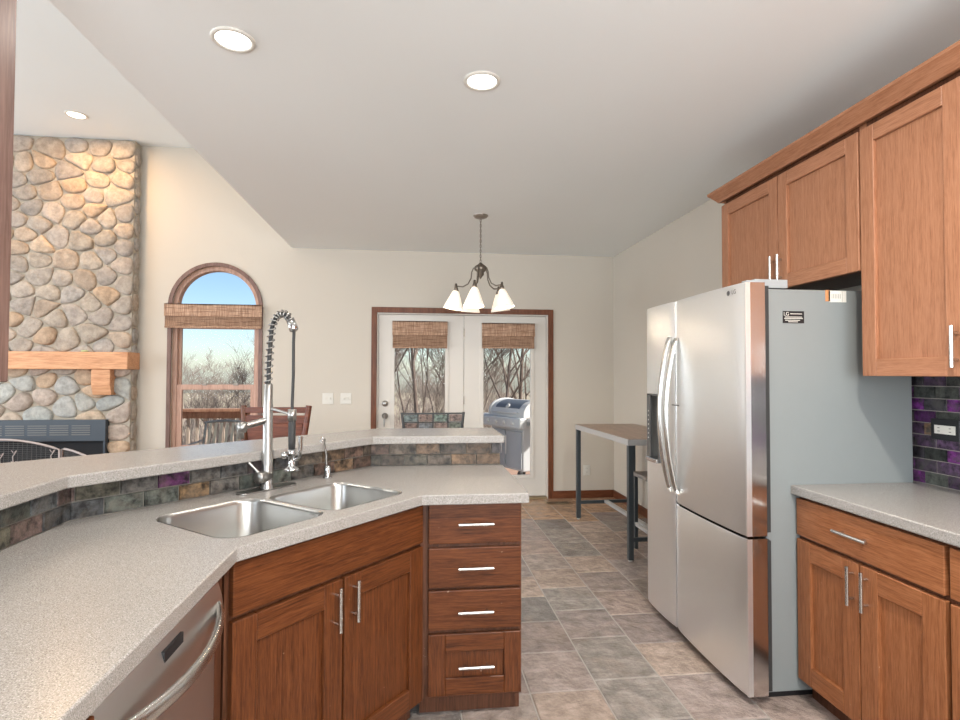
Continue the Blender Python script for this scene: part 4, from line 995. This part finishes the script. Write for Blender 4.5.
for sx in (-1, 1):
    mb = MB(); mb.T = T; mb.box(sx * .42, sx * .74, -.25, .22, .855, .895); build('side_shelf', mb, grill_l, t, bevel=.01)
for (x, y) in ((-.33, -.22), (.33, -.22), (-.33, .22), (.33, .22)):
    mb = MB(); mb.T = T; mb.tube([(x, y, .06), (x, y, .22)], .018, 8); mb.lathe([(.0, -.015), (.05, -.015), (.05, .015), (0, .015)], 16, (x, y, .05), (1, 0, 0)); build('wheel', mb, iron, t)

# trees
def tree_mesh(seed, h, r0, depth, nb, m, spread=.5, rmin=.007):
    rg = random.Random(seed); mb = MB()
    def br(p, d, ln, r, lv):
        n = 4 if lv < 2 else 3; P = [p]; q = p.copy(); dd = d.copy()
        for i in range(n):
            dd = (dd + Vector((rg.uniform(-1, 1), rg.uniform(-1, 1), rg.uniform(-.3, .6))) * .13).normalized(); q = q + dd * ln / n; P.append(q.copy())
        rs = [r * (1 - .65 * i / n) for i in range(n + 1)]
        mb.tube(P, rs, 6 if lv < 2 else 3, cap=False)
        if lv >= depth: return
        k = nb if lv else nb + 3
        for j in range(k):
            s_ = rg.uniform(.25 if lv else .2, 1.0); i = min(int(s_ * n), n - 1); b0 = P[i].lerp(P[i + 1], s_ * n - i)
            a = rg.uniform(0, 2 * math.pi); side = Vector((math.cos(a), math.sin(a), rg.uniform(.0, .6)))
            nd = (dd * (1 - spread) + side * spread).normalized()
            br(b0, nd, ln * rg.uniform(.45, .68), max(r * .5 * (1 - .4 * s_), rmin), lv + 1)
    br(Vector((0, 0, 0)), Vector((rg.uniform(-.1, .1), rg.uniform(-.1, .1), 1)).normalized(), h, r0, 0)
    return mb
def place(o, x, y, z, rz, s): o.location = (x, y, z); o.rotation_euler = (0, 0, rz); o.scale = (s, s, s); return o
near = [(-.55, 11.4, 1.0, 0, 'bare multi-branched tree seen through left patio door, nearest the lever'),
        (.25, 12.0, 1.05, 1, 'bare tree with crossing limbs in the middle of left patio door'),
        (-1.0, 14.0, 1.1, 2, 'bare tree farther back in left patio door, left of the crossing limbs'),
        (.75, 13.2, 1.0, 3, 'bare slender tree seen behind the frame between the patio doors'),
        (3.0, 14.5, 1.05, 0, 'bare tree at right edge of right patio door, behind the grill side'),
        (1.9, 12.5, 1.0, 2, 'bare leafless tree rising behind the barbecue grill'),
        (-5.3, 15.5, .62, 3, 'bare forked tree seen at left side of the arched window'),
        (-4.1, 20.5, .55, 1, 'bare spreading tree seen at right side of the arched window')]
protos = []
for i, (hh, r0, sp_) in enumerate(((5.4, .085, .5), (5.8, .075, .42), (5.2, .08, .55), (4.2, .07, .5))):
    protos.append(tree_mesh(40 + i, hh, r0 * .8, 4, 5, bark, sp_ * .85, .006))
for (x, y, s_, k, lab) in near:
    o = build('bare_tree', protos[k], bark, origin=(0, 0, 0)); place(o, x, y, -2.3, k * 1.3, s_); tag(o, lab, 'tree')
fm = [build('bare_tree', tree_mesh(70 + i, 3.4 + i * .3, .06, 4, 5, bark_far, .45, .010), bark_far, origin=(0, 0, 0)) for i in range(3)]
rnd = random.Random(17); first = set()
FL = 'bare leafless tree in the dense woods beyond the deck'
n = 0
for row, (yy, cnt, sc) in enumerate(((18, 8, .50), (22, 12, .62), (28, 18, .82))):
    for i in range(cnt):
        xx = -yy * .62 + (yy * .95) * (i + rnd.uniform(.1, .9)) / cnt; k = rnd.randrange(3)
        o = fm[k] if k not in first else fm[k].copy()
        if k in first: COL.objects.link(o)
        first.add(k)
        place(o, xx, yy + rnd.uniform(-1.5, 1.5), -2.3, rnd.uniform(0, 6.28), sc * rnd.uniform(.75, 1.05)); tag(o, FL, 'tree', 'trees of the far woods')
# low brush in front of the woods
mb = MB(); rg = random.Random(23)
for i in range(5200):
    y = rg.uniform(11.5, 24); x = rg.uniform(-.64 * y, .36 * y); hh = rg.uniform(.5, 1.6) + (y - 11.5) * .10; a = rg.uniform(0, 6.28); b = rg.uniform(.1, .6)
    mb.tube([(x, y, -2.3), (x + math.cos(a) * b * .4, y + math.sin(a) * b * .4, -2.3 + hh * .6), (x + math.cos(a) * b, y + math.sin(a) * b, -2.3 + hh)], [.022, .018, .010], 3, cap=False)
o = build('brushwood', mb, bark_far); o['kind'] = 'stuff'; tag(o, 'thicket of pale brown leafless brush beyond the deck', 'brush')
